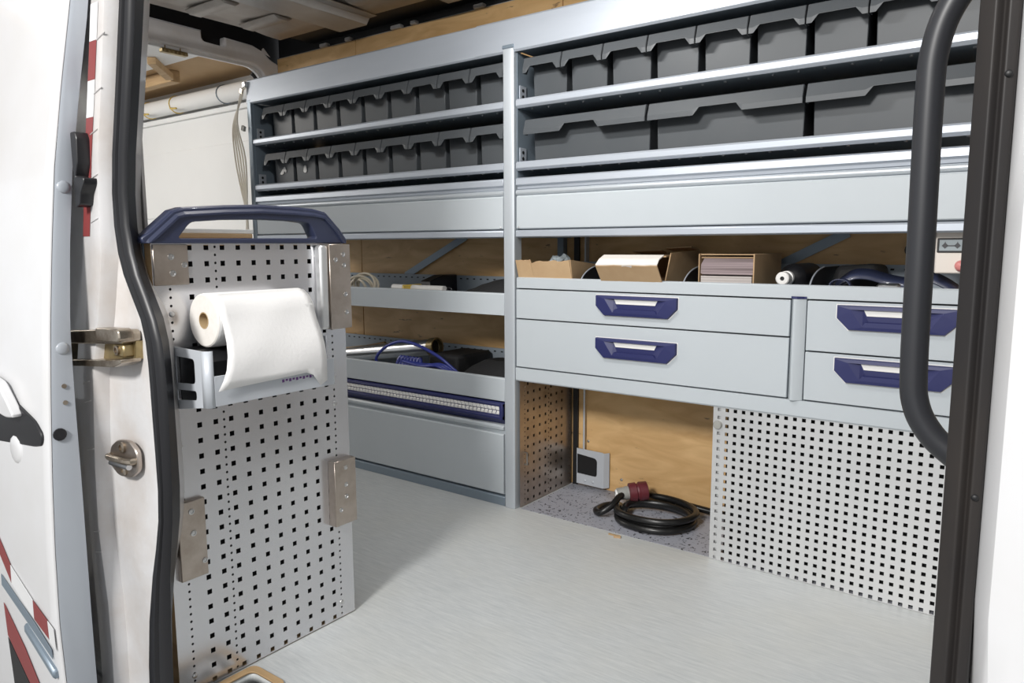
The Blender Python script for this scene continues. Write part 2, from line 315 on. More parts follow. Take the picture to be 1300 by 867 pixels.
# rear portal frame (opening to the workshop)
outer = [(-1.36, 1.935), (-0.055, 1.925), (-0.050, 1.925)]+rpoly([(-0.048, 1.925), (-0.046, 1.878), (0.070, 1.874), (0.072, 1.918)], [0, .018, .018, 0])+[(0.22, 1.913)]+rpoly([(0.27, 1.912), (0.31, 1.865), (0.40, 1.835), (0.43, 1.75)], .05, 5)+[(0.43, -0.02), (0.30, -0.02)]
inner_corner = arc(0.20, 1.725, 0.10, 0, 90, 7)
outer += inner_corner+[(-1.36, 1.832)]
po = plate(outer, [], 0.05, YZ, (RX0-0.02, 0, 0), 0.008)
wl = struct('wall_left', po, 'portal', 'grey painted rear door frame of the van')
obj('frame_lip', plate([(-1.36, 1.834), (0.20, 1.828)]+[(y+.003, z+.003) for y, z in inner_corner[::-1]]+[(0.303, 0)]+[(0.288, 0)]+[(y-.012, z-.012) for y, z in inner_corner]+[(-1.36, 1.820)], [], 0.02, YZ, (RX0-.03, 0, 0), 0.003), 'white_paint', wl)
obj('frame_seal', MB().tube([(RX0-.055, y+.006, z-.01) for y, z in arc(0.20, 1.725, 0.088, 62, -4, 7)]+[(RX0-.055, .294, 1.4)], 0.010, 8), 'rubber', wl, smooth=True)
for y0, y1 in ((-0.235, -0.113), (-0.46, -0.335)):
    st = obj('latch_strip', MB().box(RX0-.035, RX0-.005, y0, y1, 1.794, 1.812), 'brassy', wl, bevel=0.003)
    for k in range(6): obj('stud', dome((RX0-.004, y0+.012+k*.0195, 1.803), (1, 0, 0), 0.006, .004), 'brassy', st, smooth=True)
    obj('pin', MB().tube([(RX0-.02, y0+.02, 1.812), (RX0-.02, y0+.02, 1.835)], .003, 6).tube([(RX0-.02, y1-.03, 1.812), (RX0-.02, y1-.03, 1.835)], .003, 6), 'brassy', st)

# near side wall: rear quarter with the door post (C-pillar) ---------------------------------
ZS = [0.02, .1, .2, .3, .36, .42, .48, .55, .62, .68, .72, .76, .8, .84, .88, .92, .97, 1.03, 1.1, 1.2, 1.3, 1.36]
SL = [0.075, 0.081, 0.098, 0.126, 0.148, 0.165, 0.171, 0.170, 0.168, 0.167, 0.166, 0.162, 0.150, 0.123, 0.098, 0.083, 0.076, 0.077, 0.088, 0.114, 0.139, 0.154]
SR = [0.188, 0.189, 0.193, 0.202, 0.212, 0.224, 0.230, 0.233, 0.235, 0.236, 0.234, 0.229, 0.215, 0.193, 0.167, 0.151, 0.141, 0.141, 0.154, 0.179, 0.204, 0.216]
FL = [-0.091, -0.088, -0.09, -0.093, -0.092, -0.091, -0.092, -0.096, -0.099, -0.094, -0.082, -0.069, -0.057, -0.046, -0.036, -0.025, -0.013, 0.0, 0.015, 0.042, 0.068, 0.083]
FR = [-0.028, -0.025, -0.026, -0.038, -0.043, -0.040, -0.037, -0.029, -0.021, -0.012, 0.001, 0.014, 0.028, 0.039, 0.05, 0.06, 0.071, 0.08, 0.09, 0.115, 0.14, 0.150]
zz = [-0.45, -0.12]+ZS+[1.6, 1.9]
ext = lambda a: [a[0]-.02, a[0]-.008]+a+[a[-1]+.05, a[-1]+.07]
eSL, eSR, eFL, eFR = ext(SL), ext(SR), ext(FL), ext(FR)
rows = []
for i, z in enumerate(zz):
    sl, fl, fr = eSL[i], eFL[i], min(eFR[i], eSL[i]-.012)
    bulge = 0.014*math.exp(-((z-.30)/.16)**2)+0.010*math.exp(-((z-.62)/.05)**2)
    rows.append([(-1.70, -1.30, z), (-.45, -1.31, z), (fl-.10, -1.325, z), (fl-.014, -1.352, z), (fl, -1.376, z), (fl+.006, -1.380, z), (fr-.004, -1.380, z), (fr, -1.374, z), (fr+.004, -1.352, z),
                 (fr*.65+sl*.35, -1.345-bulge, z), (fr*.35+sl*.65, -1.346-bulge*1.2, z), (sl, -1.359, z), (sl+.02, -1.357, z), (sl+.025, -1.335, z), (sl-.02, -1.30, z)])
wf = struct('wall_front', MB().grid(rows), 'jamb_paint', 'white painted door post of the van with welded flange', smooth=True, solid=0.002)
obj('inner_lining', MB().box(-1.70, 0.06, -1.296, -1.290, 0, 1.88), 'grey_primer', wf)
# guide rail bracket on the post
gr = obj('guide_rail', MB().prism(rpoly([(-.14, .735), (.125, .753), (.135, .757), (.137, .772), (.13, .779), (.055, .776), (-.14, .760)], .004), 1, -1.392, -1.356), 'oily_steel', wf, bevel=.004, seg=2)
obj('rail_channel', MB().prism([(-.14, .700), (.13, .722), (.135, .757), (-.14, .737)], 1, -1.366, -1.352), 'brassy', gr)
obj('rail_flange', MB().prism(rpoly([(-.14, .689), (.10, .708), (.13, .718), (.132, .725), (.09, .720), (-.14, .701)], .003), 1, -1.394, -1.356), 'oily_steel', gr, bevel=.003)
obj('roller_block', MB().box(.082, .124, -1.385, -1.358, .727, .752), 'brassy', gr, bevel=.003)
obj('rail_bolt', MB().lathe([(.009, 0), (.009, .004), (.0055, .005), (.0055, .002), (0, .002)], (.103, -1.385, .7395), (0, -1, 0), 14), 'oily_steel', gr, smooth=True)
obj('sleeve', MB().prism(rpoly([(.045, .752), (.130, .757), (.138, .763), (.136, .778), (.128, .782), (.045, .779)], .004), 1, -1.398, -1.37), 'oily_steel', gr, bevel=.004, seg=2)
# striker loop
sp = rpoly([(-.005, .497), (.03, .478), (.078, .482), (.112, .503), (.112, .540), (.083, .557), (.035, .553), (.004, .535)], .012)
st = obj('striker_plate', MB().prism(sp, 1, -1.368, -1.358), 'steel_plate', wf, bevel=.002)
for z in (.541, .496): obj('striker_bolt', MB().lathe([(.011, 0), (.011, .004), (.006, .006), (.006, .002), (0, .002)], (.058, -1.368, z), (0, -1, 0), 14), 'oily_steel', st, smooth=True)
obj('striker_loop', MB().tube([(.008, -1.368, .517), (.010, -1.376, .517), (.022, -1.380, .518), (.09, -1.380, .520), (.104, -1.376, .521), (.104, -1.368, .521)], .0065, 8), 'oily_steel', st, smooth=True)
obj('striker_roll', MB().tube([(.026, -1.378, .508), (.098, -1.378, .510)], .006, 8), 'steel', st, smooth=True)
# reflective tape on the post
def tape(z0, z1, m):
    def X(z, a): 
        i = max(j for j in range(len(zz)) if zz[j] <= z); t = (z-zz[i])/(zz[i+1]-zz[i]); f = eFL[i]*(1-t)+eFL[i+1]*t
        return f+a
    ks = [z0+(z1-z0)*k/6 for k in range(7)]
    obj('reflective_tape', MB().grid([[(X(z, -.014), -1.3545, z), (X(z, -.0010), -1.3778, z), (X(z, .006), -1.3818, z), (X(z, .034), -1.3818, z)] for z in ks]), m, wf)
tape(.952, 1.168, 'red_tape'); tape(1.1685, 1.232, 'white_tape'); tape(1.2325, 1.298, 'red_tape'); tape(1.2985, 1.36, 'white_tape')
for z in (.30, .345, .52, .62, .66, .98, 1.06, 1.14, 1.21, 1.30):
    i = max(j for j in range(len(zz)) if zz[j] <= z); x = (eFL[i]+eFR[i])/2+.012
    obj('weld_mark', MB().prism([(x-.016, z-.004), (x+.014, z+.004), (x+.016, z+.007), (x-.014, z-.001)], 1, -1.3830, -1.3795), 'jamb_paint', wf, bevel=.001)
bu = obj('buffer', MB().prism(rpoly([(.022, 1.005), (.040, 1.01), (.046, 1.03), (.062, 1.048), (.062, 1.058), (.03, 1.06), (.042, 1.085), (.046, 1.13), (.04, 1.142), (.022, 1.142)], .004), 1, -1.405, -1.375), 'rubber', wf, bevel=.003)
# door seals
def seal(L, R, z, y0, bul):
    rows = []
    for i in range(len(z)):
        l, r = L[i], R[i]; w_ = r-l
        pr = [(l, y0+.004), (l+.02*w_, y0-bul*.4), (l+.14*w_, y0-bul), (l+.40*w_, y0-bul*.95), (l+.48*w_, y0-bul*.3), (l+.54*w_, y0-bul*.3), (l+.60*w_, y0-bul*.8), (l+.8*w_, y0-bul*.7), (l+.96*w_, y0-bul*.2), (r, y0+.002), (l+.80*w_, y0+.010), (l+.3*w_, y0+.03), (l, y0+.03)]
        rows.append([(a, b, z[i]) for a, b in pr]+[(pr[0][0], pr[0][1], z[i])])
    return MB().grid(rows)
struct('trim_2', seal([v+.014 for v in eSL], [r-.012 if j > 1 else l+.1 for j, (l, r) in enumerate(zip(eSL, eSR))], zz, -1.362, .010), 'rubber', 'black rubber door seal curving down the white door post', smooth=True)
# front door post (B-pillar): inner box, outer skin, seal
rows = []
for z in [-.45+.1*i for i in range(25)]:
    yo = -1.415+.03*max(0, z-.8)**2-.012*math.exp(-((z-.683)/.010)**2)
    d = 0.02*max(0, (.62-z)/.4)**.8 if z < .62 else 0
    rows.append([(1.455, -1.30, z), (1.470, -1.352, z), (1.4735+d, -1.366, z), (1.4775+d, -1.392, z), (1.486+d*1.2, yo+.006, z), (1.50+d, yo, z), (1.62, yo-.01, z), (1.9, yo-.02, z), (2.6, yo-.02, z)])
bp_ = struct('wall_front.001', MB().grid(rows), 'white_paint', 'white outer body panel of the front door post', smooth=True, solid=0.002)
obj('post_core', MB().box(1.462, 1.69, -1.345, -1.22, -.02, 1.9), 'grey_primer', bp_)
zl = [-.45, 0, .3, .6, .9, 1.2, 1.5, 1.9]
t3 = struct('trim_3', MB().prism(rpoly([(1.447, -1.376), (1.4585, -1.386), (1.4635, -1.379), (1.4665, -1.385), (1.4735, -1.381), (1.4745, -1.36), (1.468, -1.345), (1.452, -1.345)], .002), 2, -.45, 1.9), 'rubber_dusty', 'dusty black rubber seal on the front door post', smooth=True)
for z in (.735, 1.052): obj('seal_pin', dome((1.4690, -1.3835, z), (0, -1, 0), .0028, .002), 'black', t3, smooth=True)
# sliding door, pushed back along the outside ------------------------------------------------
DZ = [-.6, -.4, -.2, -.05, .08, .20, .35, .49, .64, .78, .93, 1.08, 1.23, 1.38, 1.6, 1.85]
DS = [-1.42, -1.455, -1.475, -1.482, -1.486, -1.489, -1.486, -1.480, -1.471, -1.461, -1.447, -1.431, -1.408, -1.382, -1.345, -1.30]
DE = [-1.40, -1.415, -1.42, -1.422, -1.423, -1.423, -1.422, -1.421, -1.421, -1.419, -1.408, -1.392, -1.368, -1.342, -1.32, -1.28]
def dskin(z):
    i = max(j for j in range(len(DZ)) if DZ[j] <= z); i = min(i, len(DZ)-2); t = (z-DZ[i])/(DZ[i+1]-DZ[i]); return DS[i]*(1-t)+DS[i+1]*t
zd = [-.6+.035*i for i in range(70)]
def dedge(z):
    i = max(j for j in range(len(DZ)) if DZ[j] <= z); i = min(i, len(DZ)-2); t = (z-DZ[i])/(DZ[i+1]-DZ[i]); return DE[i]*(1-t)+DE[i+1]*t
rows = [[(-1.25, dskin(z)-.004, z), (-.6, dskin(z)-.004, z), (-.03, dskin(z)-.001, z), (-.006, dskin(z), z), (0, dskin(z)+.004, z)] for z in zd]
d1 = struct('door_1', MB().grid(rows), 'white_paint', 'white sliding van door pushed open along the outside', smooth=True, solid=0.001)
obj('door_edge', MB().grid([[(0, dskin(z)+.005, z), (.003, dskin(z)*.7+dedge(z)*.3, z), (.001, dedge(z)-.004, z), (-.010, dedge(z), z), (-.30, dedge(z)+.002, z), (-1.25, dedge(z)+.002, z)] for z in zd]), 'door_edge', d1, smooth=True)
de = d1
obj('edge_plug', MB().lathe([(.012, 0), (.012, .003), (.006, .004), (0, .002)], (.0035, -1.458, .578), (1, 0, 0), 14), 'rubber', d1, smooth=True)
for z in (.637, .669): obj('edge_screw', MB().lathe([(.0045, 0), (.0045, .002), (0, .002)], (.0025, -1.443, z), (1, 0, 0), 10), 'oily_steel', d1, smooth=True)
for z in (.741, 1.043): obj('edge_press', dome((.000, -1.44 if z < .9 else -1.415, z), (1, 0, 0), .013, .006), 'door_edge', d1, smooth=True)
# recessed grip
gx = rpoly([(-.25, .66), (-.16, .632), (-.05, .60), (-.018, .578), (-.022, .556), (-.06, .548), (-.25, .53)], .012)
rg = obj('grip_recess', MB().prism(gx, 1, -1.4805, -1.472), 'rubber', d1, bevel=.002)
obj('grip', MB().prism(rpoly([(-.25, .68), (-.17, .665), (-.13, .632), (-.10, .603), (-.14, .598), (-.25, .612)], .012), 1, -1.497, -1.478), 'white_paint', rg, bevel=.006, seg=2)
obj('lock_bowl', dome((-.15, -1.479, .528), (0, -1, 0), .03, .006), 'white_paint', rg, smooth=True)
def sticker(name, pts, m, off=.0015):
    obj(name, MB().add([(x, dskin(z)-.003-off, z) for x, z in pts], [tuple(range(len(pts)))]), m, d1, solid=.0008)
for k in range(3):
    pass
sticker('red_stripe', [(-.26, .325), (-.205, .275), (-.205, .235), (-.26, .285)], 'red_tape')
sticker('white_stripe', [(-.204, .274), (-.10, .228), (-.10, .188), (-.204, .234)], 'white_tape')
sticker('red_stripe', [(-.099, .2275), (-.035, .205), (-.035, .165), (-.099, .1875)], 'red_tape')
sticker('white_stripe', [(-.034, .2045), (-.008, .195), (-.008, .150), (-.034, .160)], 'white_tape')
sticker('grey_panel', [(-.26, .24), (-.10, .18), (-.03, .145), (-.03, .125), (-.26, .215)], 'slate')
sticker('red_stripe', [(-.26, .175), (-.17, .10), (-.10, .02), (-.14, .0), (-.26, .10)], 'red_tape')
sticker('sill_strip', [(-.26, .095), (-.14, -.005), (-.10, -.08), (-.26, -.08)], 'rubber')
obj('grey_moulding', MB().prism([(-.15, .165), (-.02, .105), (-.018, .085), (-.15, .145)], 1, -1.497, -1.480), 'slate', d1, bevel=.004)

# workshop outside and behind -----------------------------------------------------------------
wk = struct('floor.001', MB().box(-7, 5, -7, 0.9, -.66, -.60), 'concrete', 'concrete workshop floor under the van')
ww = struct('wall_back.001', MB().box(-7, -1.85, .80, .86, -.6, 1.80).box(-7, -1.85, .82, .86, 1.80, 2.02), 'shop_white', 'white workshop wall beyond the open rear doors')
obj('wall_ledge', MB().box(-7, -1.85, .775, .81, 1.795, 1.83), 'shop_white', ww, bevel=.004)
obj('wall_band', MB().box(-7, -1.85, .792, .801, 1.14, 1.60), 'shop_white', ww, bevel=.003)
wc = struct('ceiling.001', MB().box(-7, -1.85, -3.5, .82, 2.0, 2.03), 'shop_board', 'brown fibreboard workshop ceiling')
pp = obj('white_pipe', MB().tube([(-7, .735, 1.888), (-1.9, .735, 1.888)], .054, 20), 'shop_white', None, smooth=True)
tag(pp, 'long white pipe running along the workshop wall', 'pipe')
for x, c in ((-3.72, 'yellow_tie'), (-3.36, 'yellow_tie'), (-2.80, 'slate')):
    obj('pipe_tie', MB().tube([(x+.01*math.cos(t), .735+.056*math.cos(t), 1.888+.056*math.sin(t)) for t in [k*math.pi/9 for k in range(19)]], .004, 6), c, pp, smooth=True)
    if c == 'yellow_tie': obj('tie_end', MB().tube([(x, .68, 1.86), (x+.05, .655, 1.845), (x+.13, .65, 1.838)], .006, 6), c, pp, smooth=True)
jb = tag(obj('wooden_joist', MB().prism([(-2.60, .14), (-2.56, .17), (-2.86, .435), (-2.90, .405)], 2, 1.93, 1.969), 'wood', None, bevel=.003), 'short slanting wooden strut under the workshop ceiling', 'joist')
jb2 = tag(obj('wooden_joist', MB().box(-4.6, -2.90, .44, .50, 1.93, 1.9985), 'wood', None, bevel=.003), 'long wooden joist running along the brown workshop ceiling', 'joist')
tag(obj('ceiling_panel', MB().box(-5.2, -1.95, -.9, .31, 1.97, 1.9985), 'shop_white', None, bevel=.004), 'broad white panel under the brown workshop ceiling', 'ceiling panel')

# ================================================================== RACK
def lip(mb, x0, x1, zt, zb):
    return mb.prism([(.003, zt), (-.005, zt), (-.010, zt-.006), (-.010, zb+.008), (-.001, zb), (.003, zb)], 0, x0, x1)
def shelf(parent, x0, x1, zt, zb, zs):
    s = obj('shelf', MB().box(x0, x1, .003, .345, zs-.003, zs), 'slate', parent)
    obj('shelf_lip', lip(MB(), x0, x1, zt, zb), 'alu', s, bevel=.0012)
    m = MB()
    for k in range(int((x1-x0)/.066)): m.lathe([(.004, 0), (.004, .003), (0, .004)], (x0+.04+k*.066, .03, zs-.003), (0, 0, -1), 8)  # steel studs stand in for light showing through holes in the shelf
    so = obj('shelf_light_dots', m, 'steel', s); so['kind'] = 'stuff'
    obj('back_edge', MB().box(x0, x1, .342, .345, zs, zs+.035), 'slate', s)
    return s
def flap_unit(parent, x0, x1):
    a = obj('flap_compartment', MB().box(x0, x1, .02, .34, .985, .988).box(x0, x1, .336, .34, .988, 1.15), 'slate', parent)
    pr = [(-.004, 1.158), (-.010, 1.154), (-.012, 1.134), (-.004, 1.130), (-.002, 1.120), (.010, 1.118), (.016, 1.150), (.006, 1.158)]
    obj('hinge_rail', MB().prism(pr, 0, x0, x1), 'alu', a, bevel=.001)
    obj('hinge_tube', MB().tube([(x0, -.001, 1.109), (x1, -.001, 1.109)], .010, 12), 'alu_post', a, smooth=True)
    pr = [(-.006, 1.099), (-.010, 1.094), (-.010, .990), (-.006, .987), (.004, .987), (.004, 1.099)]
    obj('flap', MB().prism(pr, 0, x0+.002, x1-.002), 'grey_paint', a, bevel=.001)
    obj('front_rail', MB().prism([(.003, .984), (-.008, .984), (-.012, .980), (-.012, .962), (.003, .958)], 0, x0, x1), 'alu', a, bevel=.001)
    for x in (x0+.012, x1-.012): obj('flap_screw', dome((x, -.010, .993), (0, -1, 0), .004), 'steel', a, smooth=True)
def end_plate(parent, x, z0, z1, s):
    p = obj('side_plate', MB().box(x, x+.002, .002, .345, z0, z1), 'slate', parent)
    for zs in (1.386, 1.184):
        b = obj('shelf_bracket', MB().box(x+(.002 if s > 0 else -.003), x+(.005 if s > 0 else 0), .012, .05, zs+.008, zs+.075), 'alu', parent, bevel=.001)
        for k in range(3): obj('bracket_hole', MB().lathe([(.006, 0), (.006, .001), (0, .001)], (x+(.005 if s > 0 else -.003), .030, zs+.02+k*.02), (s, 0, 0), 8), 'black', b)
    return p
# left bay
LB = thing('shelving_rack', 'open shelving bay with two rows of small bins and two deep trays', 'shelving', (-.74, .17, 0))
obj('post', MB().box(-1.475, -1.447, -.012, .03, 0, 1.585), 'slate', LB, bevel=.002)
cp = obj('post', MB().prism([(-.029, -.012), (-.024, -.016), (.006, -.016), (.016, -.012), (.016, .03), (-.029, .03)], 2, .0, 1.578), 'alu_post', LB, bevel=.0015)
cp['label'] = 'tall grey post joining the two shelving bays'
obj('post_cap', MB().box(-.030, .017, -.017, .031, 1.578, 1.590), 'slate', cp, bevel=.002)
fa = obj('fascia', MB().prism([(.0, 1.568), (-.006, 1.566), (-.012, 1.572), (-.006, 1.668), (.0, 1.674), (.006, 1.672)], 0, -1.478, -.135), 'alu', LB, bevel=.001)
obj('top_plate', MB().box(-1.475, -.031, .006, .358, 1.570, 1.574), 'slate', LB)
end_plate(LB, -1.447, .96, 1.568, 1); end_plate(LB, -.031, .96, 1.568, -1)
shelf(LB, -1.445, -.032, 1.413, 1.384, 1.388); shelf(LB, -1.445, -.032, 1.211, 1.181, 1.187)
flap_unit(LB, -1.445, -.032)
def tray(parent, x0, x1, zt, zb, zback):
    t = obj('tray', MB().box(x0, x1, .004, .345, zb+.006, zb+.009), 'tray_grey', parent)
    obj('tray_front', MB().prism([(-.008, zb), (.004, zb), (.004, zt), (-.004, zt), (-.008, zt-.003)], 0, x0, x1), 'grey_paint', t, bevel=.001)
    bk = obj('tray_back', MB().box(x0, x1, .340, .345, zb, zback), 'tray_grey', t)
    m = MB()
    for k in range(int((x1-x0)/.036)): m.box(x0+.015+k*.036, x0+.025+k*.036, .3385, .341, zback-.016, zback-.011)
    so = obj('slots', m, 'black', t); so['kind'] = 'stuff'
    return t
tray(LB, -1.445, -.032, .768, .690, .808)
tray(LB, -1.445, -.032, .468, .384, .512)
def brace(parent, a, b, y, wd):
    a, b = Vector(a), Vector(b); n = Vector((-(b-a).y, (b-a).x)).normalized()*wd/2
    obj('diagonal_brace', MB().prism([tuple(a+n), tuple(b+n), tuple(b-n), tuple(a-n)], 1, y, y+.004), 'slate', parent)
brace(LB, (-.86, .80), (-.50, .972), .346, .03)
obj('rear_upright_and_gap', MB().box(-.032, -.005, .330, .356, 0, 1.58), 'slate', LB)
obj('clip', MB().box(-1.492, -1.468, -.022, -.006, 1.640, 1.664), 'steel', fa, bevel=.003)
# right bay
RXE = 1.40
RB = thing('shelving_rack', 'shelving bay with wide bins, long flap and open tray above blue-handled drawers', 'shelving', (.70, .17, 0))
obj('fascia', MB().prism([(-.0005, 1.567), (-.007, 1.565), (-.0135, 1.572), (-.0075, 1.669), (-.001, 1.676), (.006, 1.674)], 0, -.150, RXE+.01), 'alu', RB, bevel=.001)
obj('post', MB().box(RXE-.004, RXE+.024, -.012, .03, 0, 1.585), 'slate', RB, bevel=.002)
obj('top_plate', MB().box(.018, RXE, .006, .358, 1.570, 1.574), 'slate', RB)
end_plate(RB, .018, .96, 1.565, 1)
shelf(RB, .021, RXE-.005, 1.414, 1.384, 1.388); shelf(RB, .021, RXE-.005, 1.211, 1.181, 1.187)
flap_unit(RB, .021, RXE-.005)
tray(RB, .021, RXE-.005, .825, .788, .872)
obj('bottom_rail', MB().prism([(-.011, .512), (-.011, .470), (-.007, .465), (.02, .465), (.02, .512)], 0, .018, RXE-.005), 'grey_paint', RB, bevel=.001)
brace(RB, (.80, .868), (.995, .968), .346, .03)
obj('rear_upright_and_gap', MB().box(.030, .052, .350, .358, 0, 1.58), 'black', RB)  # black strip stands in for the shaded gap behind the side panel
obj('rear_upright_and_gap', MB().box(.094, .100, .32, .345, .872, .985), 'alu_post', RB)
obj('support_rod', MB().tube([(.088, .338, .15), (.088, .338, .49)], .004, 8), 'alu_post', RB, smooth=True)
# drawer cabinets under the tray
def drawer_front(parent, x0, x1, z0, z1, hx0, hz):
    f = obj('drawer', MB().box(x0, x1, -.009, .004, z0, z1).box(x0+.01, x1-.01, .004, .33, z0+.012, z1-.02), 'grey_paint', parent, bevel=.0015)
    W = .276
    def pl(pts, y): return [(hx0+x, y, hz+z) for x, z in pts]
    outer = [(0, 0), (W, 0), (W, -.034), (W-.030, -.064), (.030, -.064), (0, -.034)]
    h = obj('handle', MB().prism([(hx0+x, hz+z) for x, z in rpoly(outer, .003, 2)], 1, -.0120, -.0088), 'navy', f)
    # sloping frame with a scooped pocket
    oo = outer; inn = [(.034, -.010), (W-.034, -.010), (W-.036, -.014), (W-.064, -.054), (.064, -.054), (.036, -.014)]
    oo2 = [(.002, -.002), (W-.002, -.002), (W-.002, -.033), (W-.031, -.062), (.031, -.062), (.002, -.033)]
    back = [(.060, -.009), (W-.060, -.009), (W-.062, -.012), (W-.076, -.040), (.076, -.040), (.062, -.012)]
    vs = pl(oo, -.012)+pl(oo2, -.020)+pl(inn, -.022)+pl(back, -.0125)
    fs = [(a*6+j, a*6+(j+1) % 6, (a+1)*6+(j+1) % 6, (a+1)*6+j) for a in range(3) for j in range(6)]+[tuple(range(18, 24))]
    obj('handle_frame', MB().add(vs, fs), 'navy', f)
    obj('label_strip', MB().add(pl([(.064, -.0095), (W-.064, -.0095), (W-.072, -.026), (.072, -.026)], -.0145)+pl([(.064, -.0095), (W-.064, -.0095), (W-.072, -.026), (.072, -.026)], -.0120), [(0, 1, 2, 3), (7, 6, 5, 4), (0, 1, 5, 4), (1, 2, 6, 5), (2, 3, 7, 6), (3, 0, 4, 7)]), 'white_plastic', f)
    obj('grip_ledge', MB().add(pl([(.062, -.054), (W-.062, -.054), (W-.070, -.042), (.070, -.042)], -.0222)+pl([(.074, -.050), (W-.074, -.050), (W-.076, -.040), (.076, -.040)], -.0135), [(0, 1, 2, 3), (3, 2, 6, 7), (7, 6, 5, 4), (4, 5, 1, 0), (1, 5, 6, 2), (0, 3, 7, 4)]), 'navy', f)
    obj('handle_edge', MB().prism([(hx0+W/2+(x-W/2)*1.018, hz-.032+(z+.032)*1.07) for x, z in outer], 1, -.0098, -.0085), 'white_plastic', f)
    return f
def cab(name, label, x0, x1, zsplit, hx):
    c = thing(name, label, 'drawer unit', ((x0+x1)/2, .17, .512), 'drawer units under the open tray')
    obj('body', MB().box(x0, x0+.003, .006, .335, .513, .788).box(x1-.003, x1, .006, .335, .513, .788).box(x0, x1, .332, .335, .513, .788).box(x0, x1, .006, .335, .513, .516), 'slate', c)
    drawer_front(c, x0+.001, x1-.001, zsplit+.002, .784, hx, .776)
    drawer_front(c, x0+.001, x1-.001, .516, zsplit-.002, hx, .641 if zsplit > .67 else .638)
    return c
cab('drawer_unit', 'grey two-drawer unit between the tall post and the narrow divider', .019, .937, .6825, .338)
cab('drawer_unit', 'grey two-drawer unit with equal drawers beside the narrow divider', .979, 1.394, .6485, 1.055)
dv = tag(obj('divider_post', MB().prism([(.939, -.004), (.948, -.022), (.956, -.022), (.977, -.006), (.977, .02), (.939, .02)], 2, .512, .788), 'grey_paint', None, bevel=.001), 'narrow grey divider with a blue cap between the drawer units', 'divider')
obj('divider_cap', MB().prism([(.938, -.005), (.947, -.023), (.957, -.023), (.978, -.007), (.978, -.0105), (.938, -.0095)][:4]+[(.978, -.011), (.938, -.011)], 2, .788, .794), 'navy', dv)
# base cabinet of the left bay
BC = thing('base_cabinet', 'low grey flap cabinet with long blue and silver grip rail', 'cabinet', (-.74, .17, 0))
X0, X1 = -1.445, -.032
obj('body', MB().box(X0, X0+.003, .01, .345, 0, .38).box(X1-.003, X1, .01, .345, 0, .38).box(X0, X1, .342, .345, 0, .38).box(X0, X1, .01, .345, .0, .004), 'slate', BC)
gr_ = obj('grip_rail', MB().prism([(.004, .379), (-.012, .379), (-.020, .374), (-.020, .368), (-.015, .366), (-.015, .334), (-.022, .330), (-.022, .322), (-.012, .316), (-.002, .304), (.004, .300)], 0, X0, X1), 'navy', BC, bevel=.001)
m = MB(); n = 78; dx = (X1-.016-X0)/n
for k in range(n):
    x = X0+.001+k*dx; e = dx*.86
    for z0, z1, sk in ((.3352, .3492, .35), (.3508, .3648, -.35)):
        o_ = sk*dx*.5; m.add([(x, -.0149, z0), (x+e, -.0149, z0), (x+e+o_, -.0149, z1), (x+o_, -.0149, z1), (x+.002, -.0185, z0+.003), (x+e-.002, -.0185, z0+.003), (x+e+o_-.002, -.0185, z1-.003), (x+o_+.002, -.0185, z1-.003)],
              [(4, 5, 6, 7), (0, 1, 5, 4), (1, 2, 6, 5), (2, 3, 7, 6), (3, 0, 4, 7)])
inl = obj('silver_inlay', m, 'white_plastic', gr_); inl['kind'] = 'stuff'; inl['label'] = 'silver strip of slanted raised pads'
obj('rail_end', MB().box(X1-.014, X1, -.024, .0, .318, .378), 'navy', gr_, bevel=.002)
obj('rolled_rail', MB().prism([(.004, .300), (-.006, .298), (-.012, .290), (-.010, .280), (.0, .276), (.0, .262), (.004, .262)], 0, X0, X1-.004), 'grey_paint', BC, bevel=.001)
obj('flap', MB().prism([(.004, .264), (-.006, .266), (-.012, .262), (-.012, .046), (-.008, .042), (.004, .042)], 0, X0, X1-.004), 'grey_paint', BC, bevel=.001)
obj('plinth', MB().prism([(.004, .0), (-.010, .0), (-.010, .032), (-.002, .037), (.004, .037)], 0, X0, X1), 'slate', BC, bevel=.001)

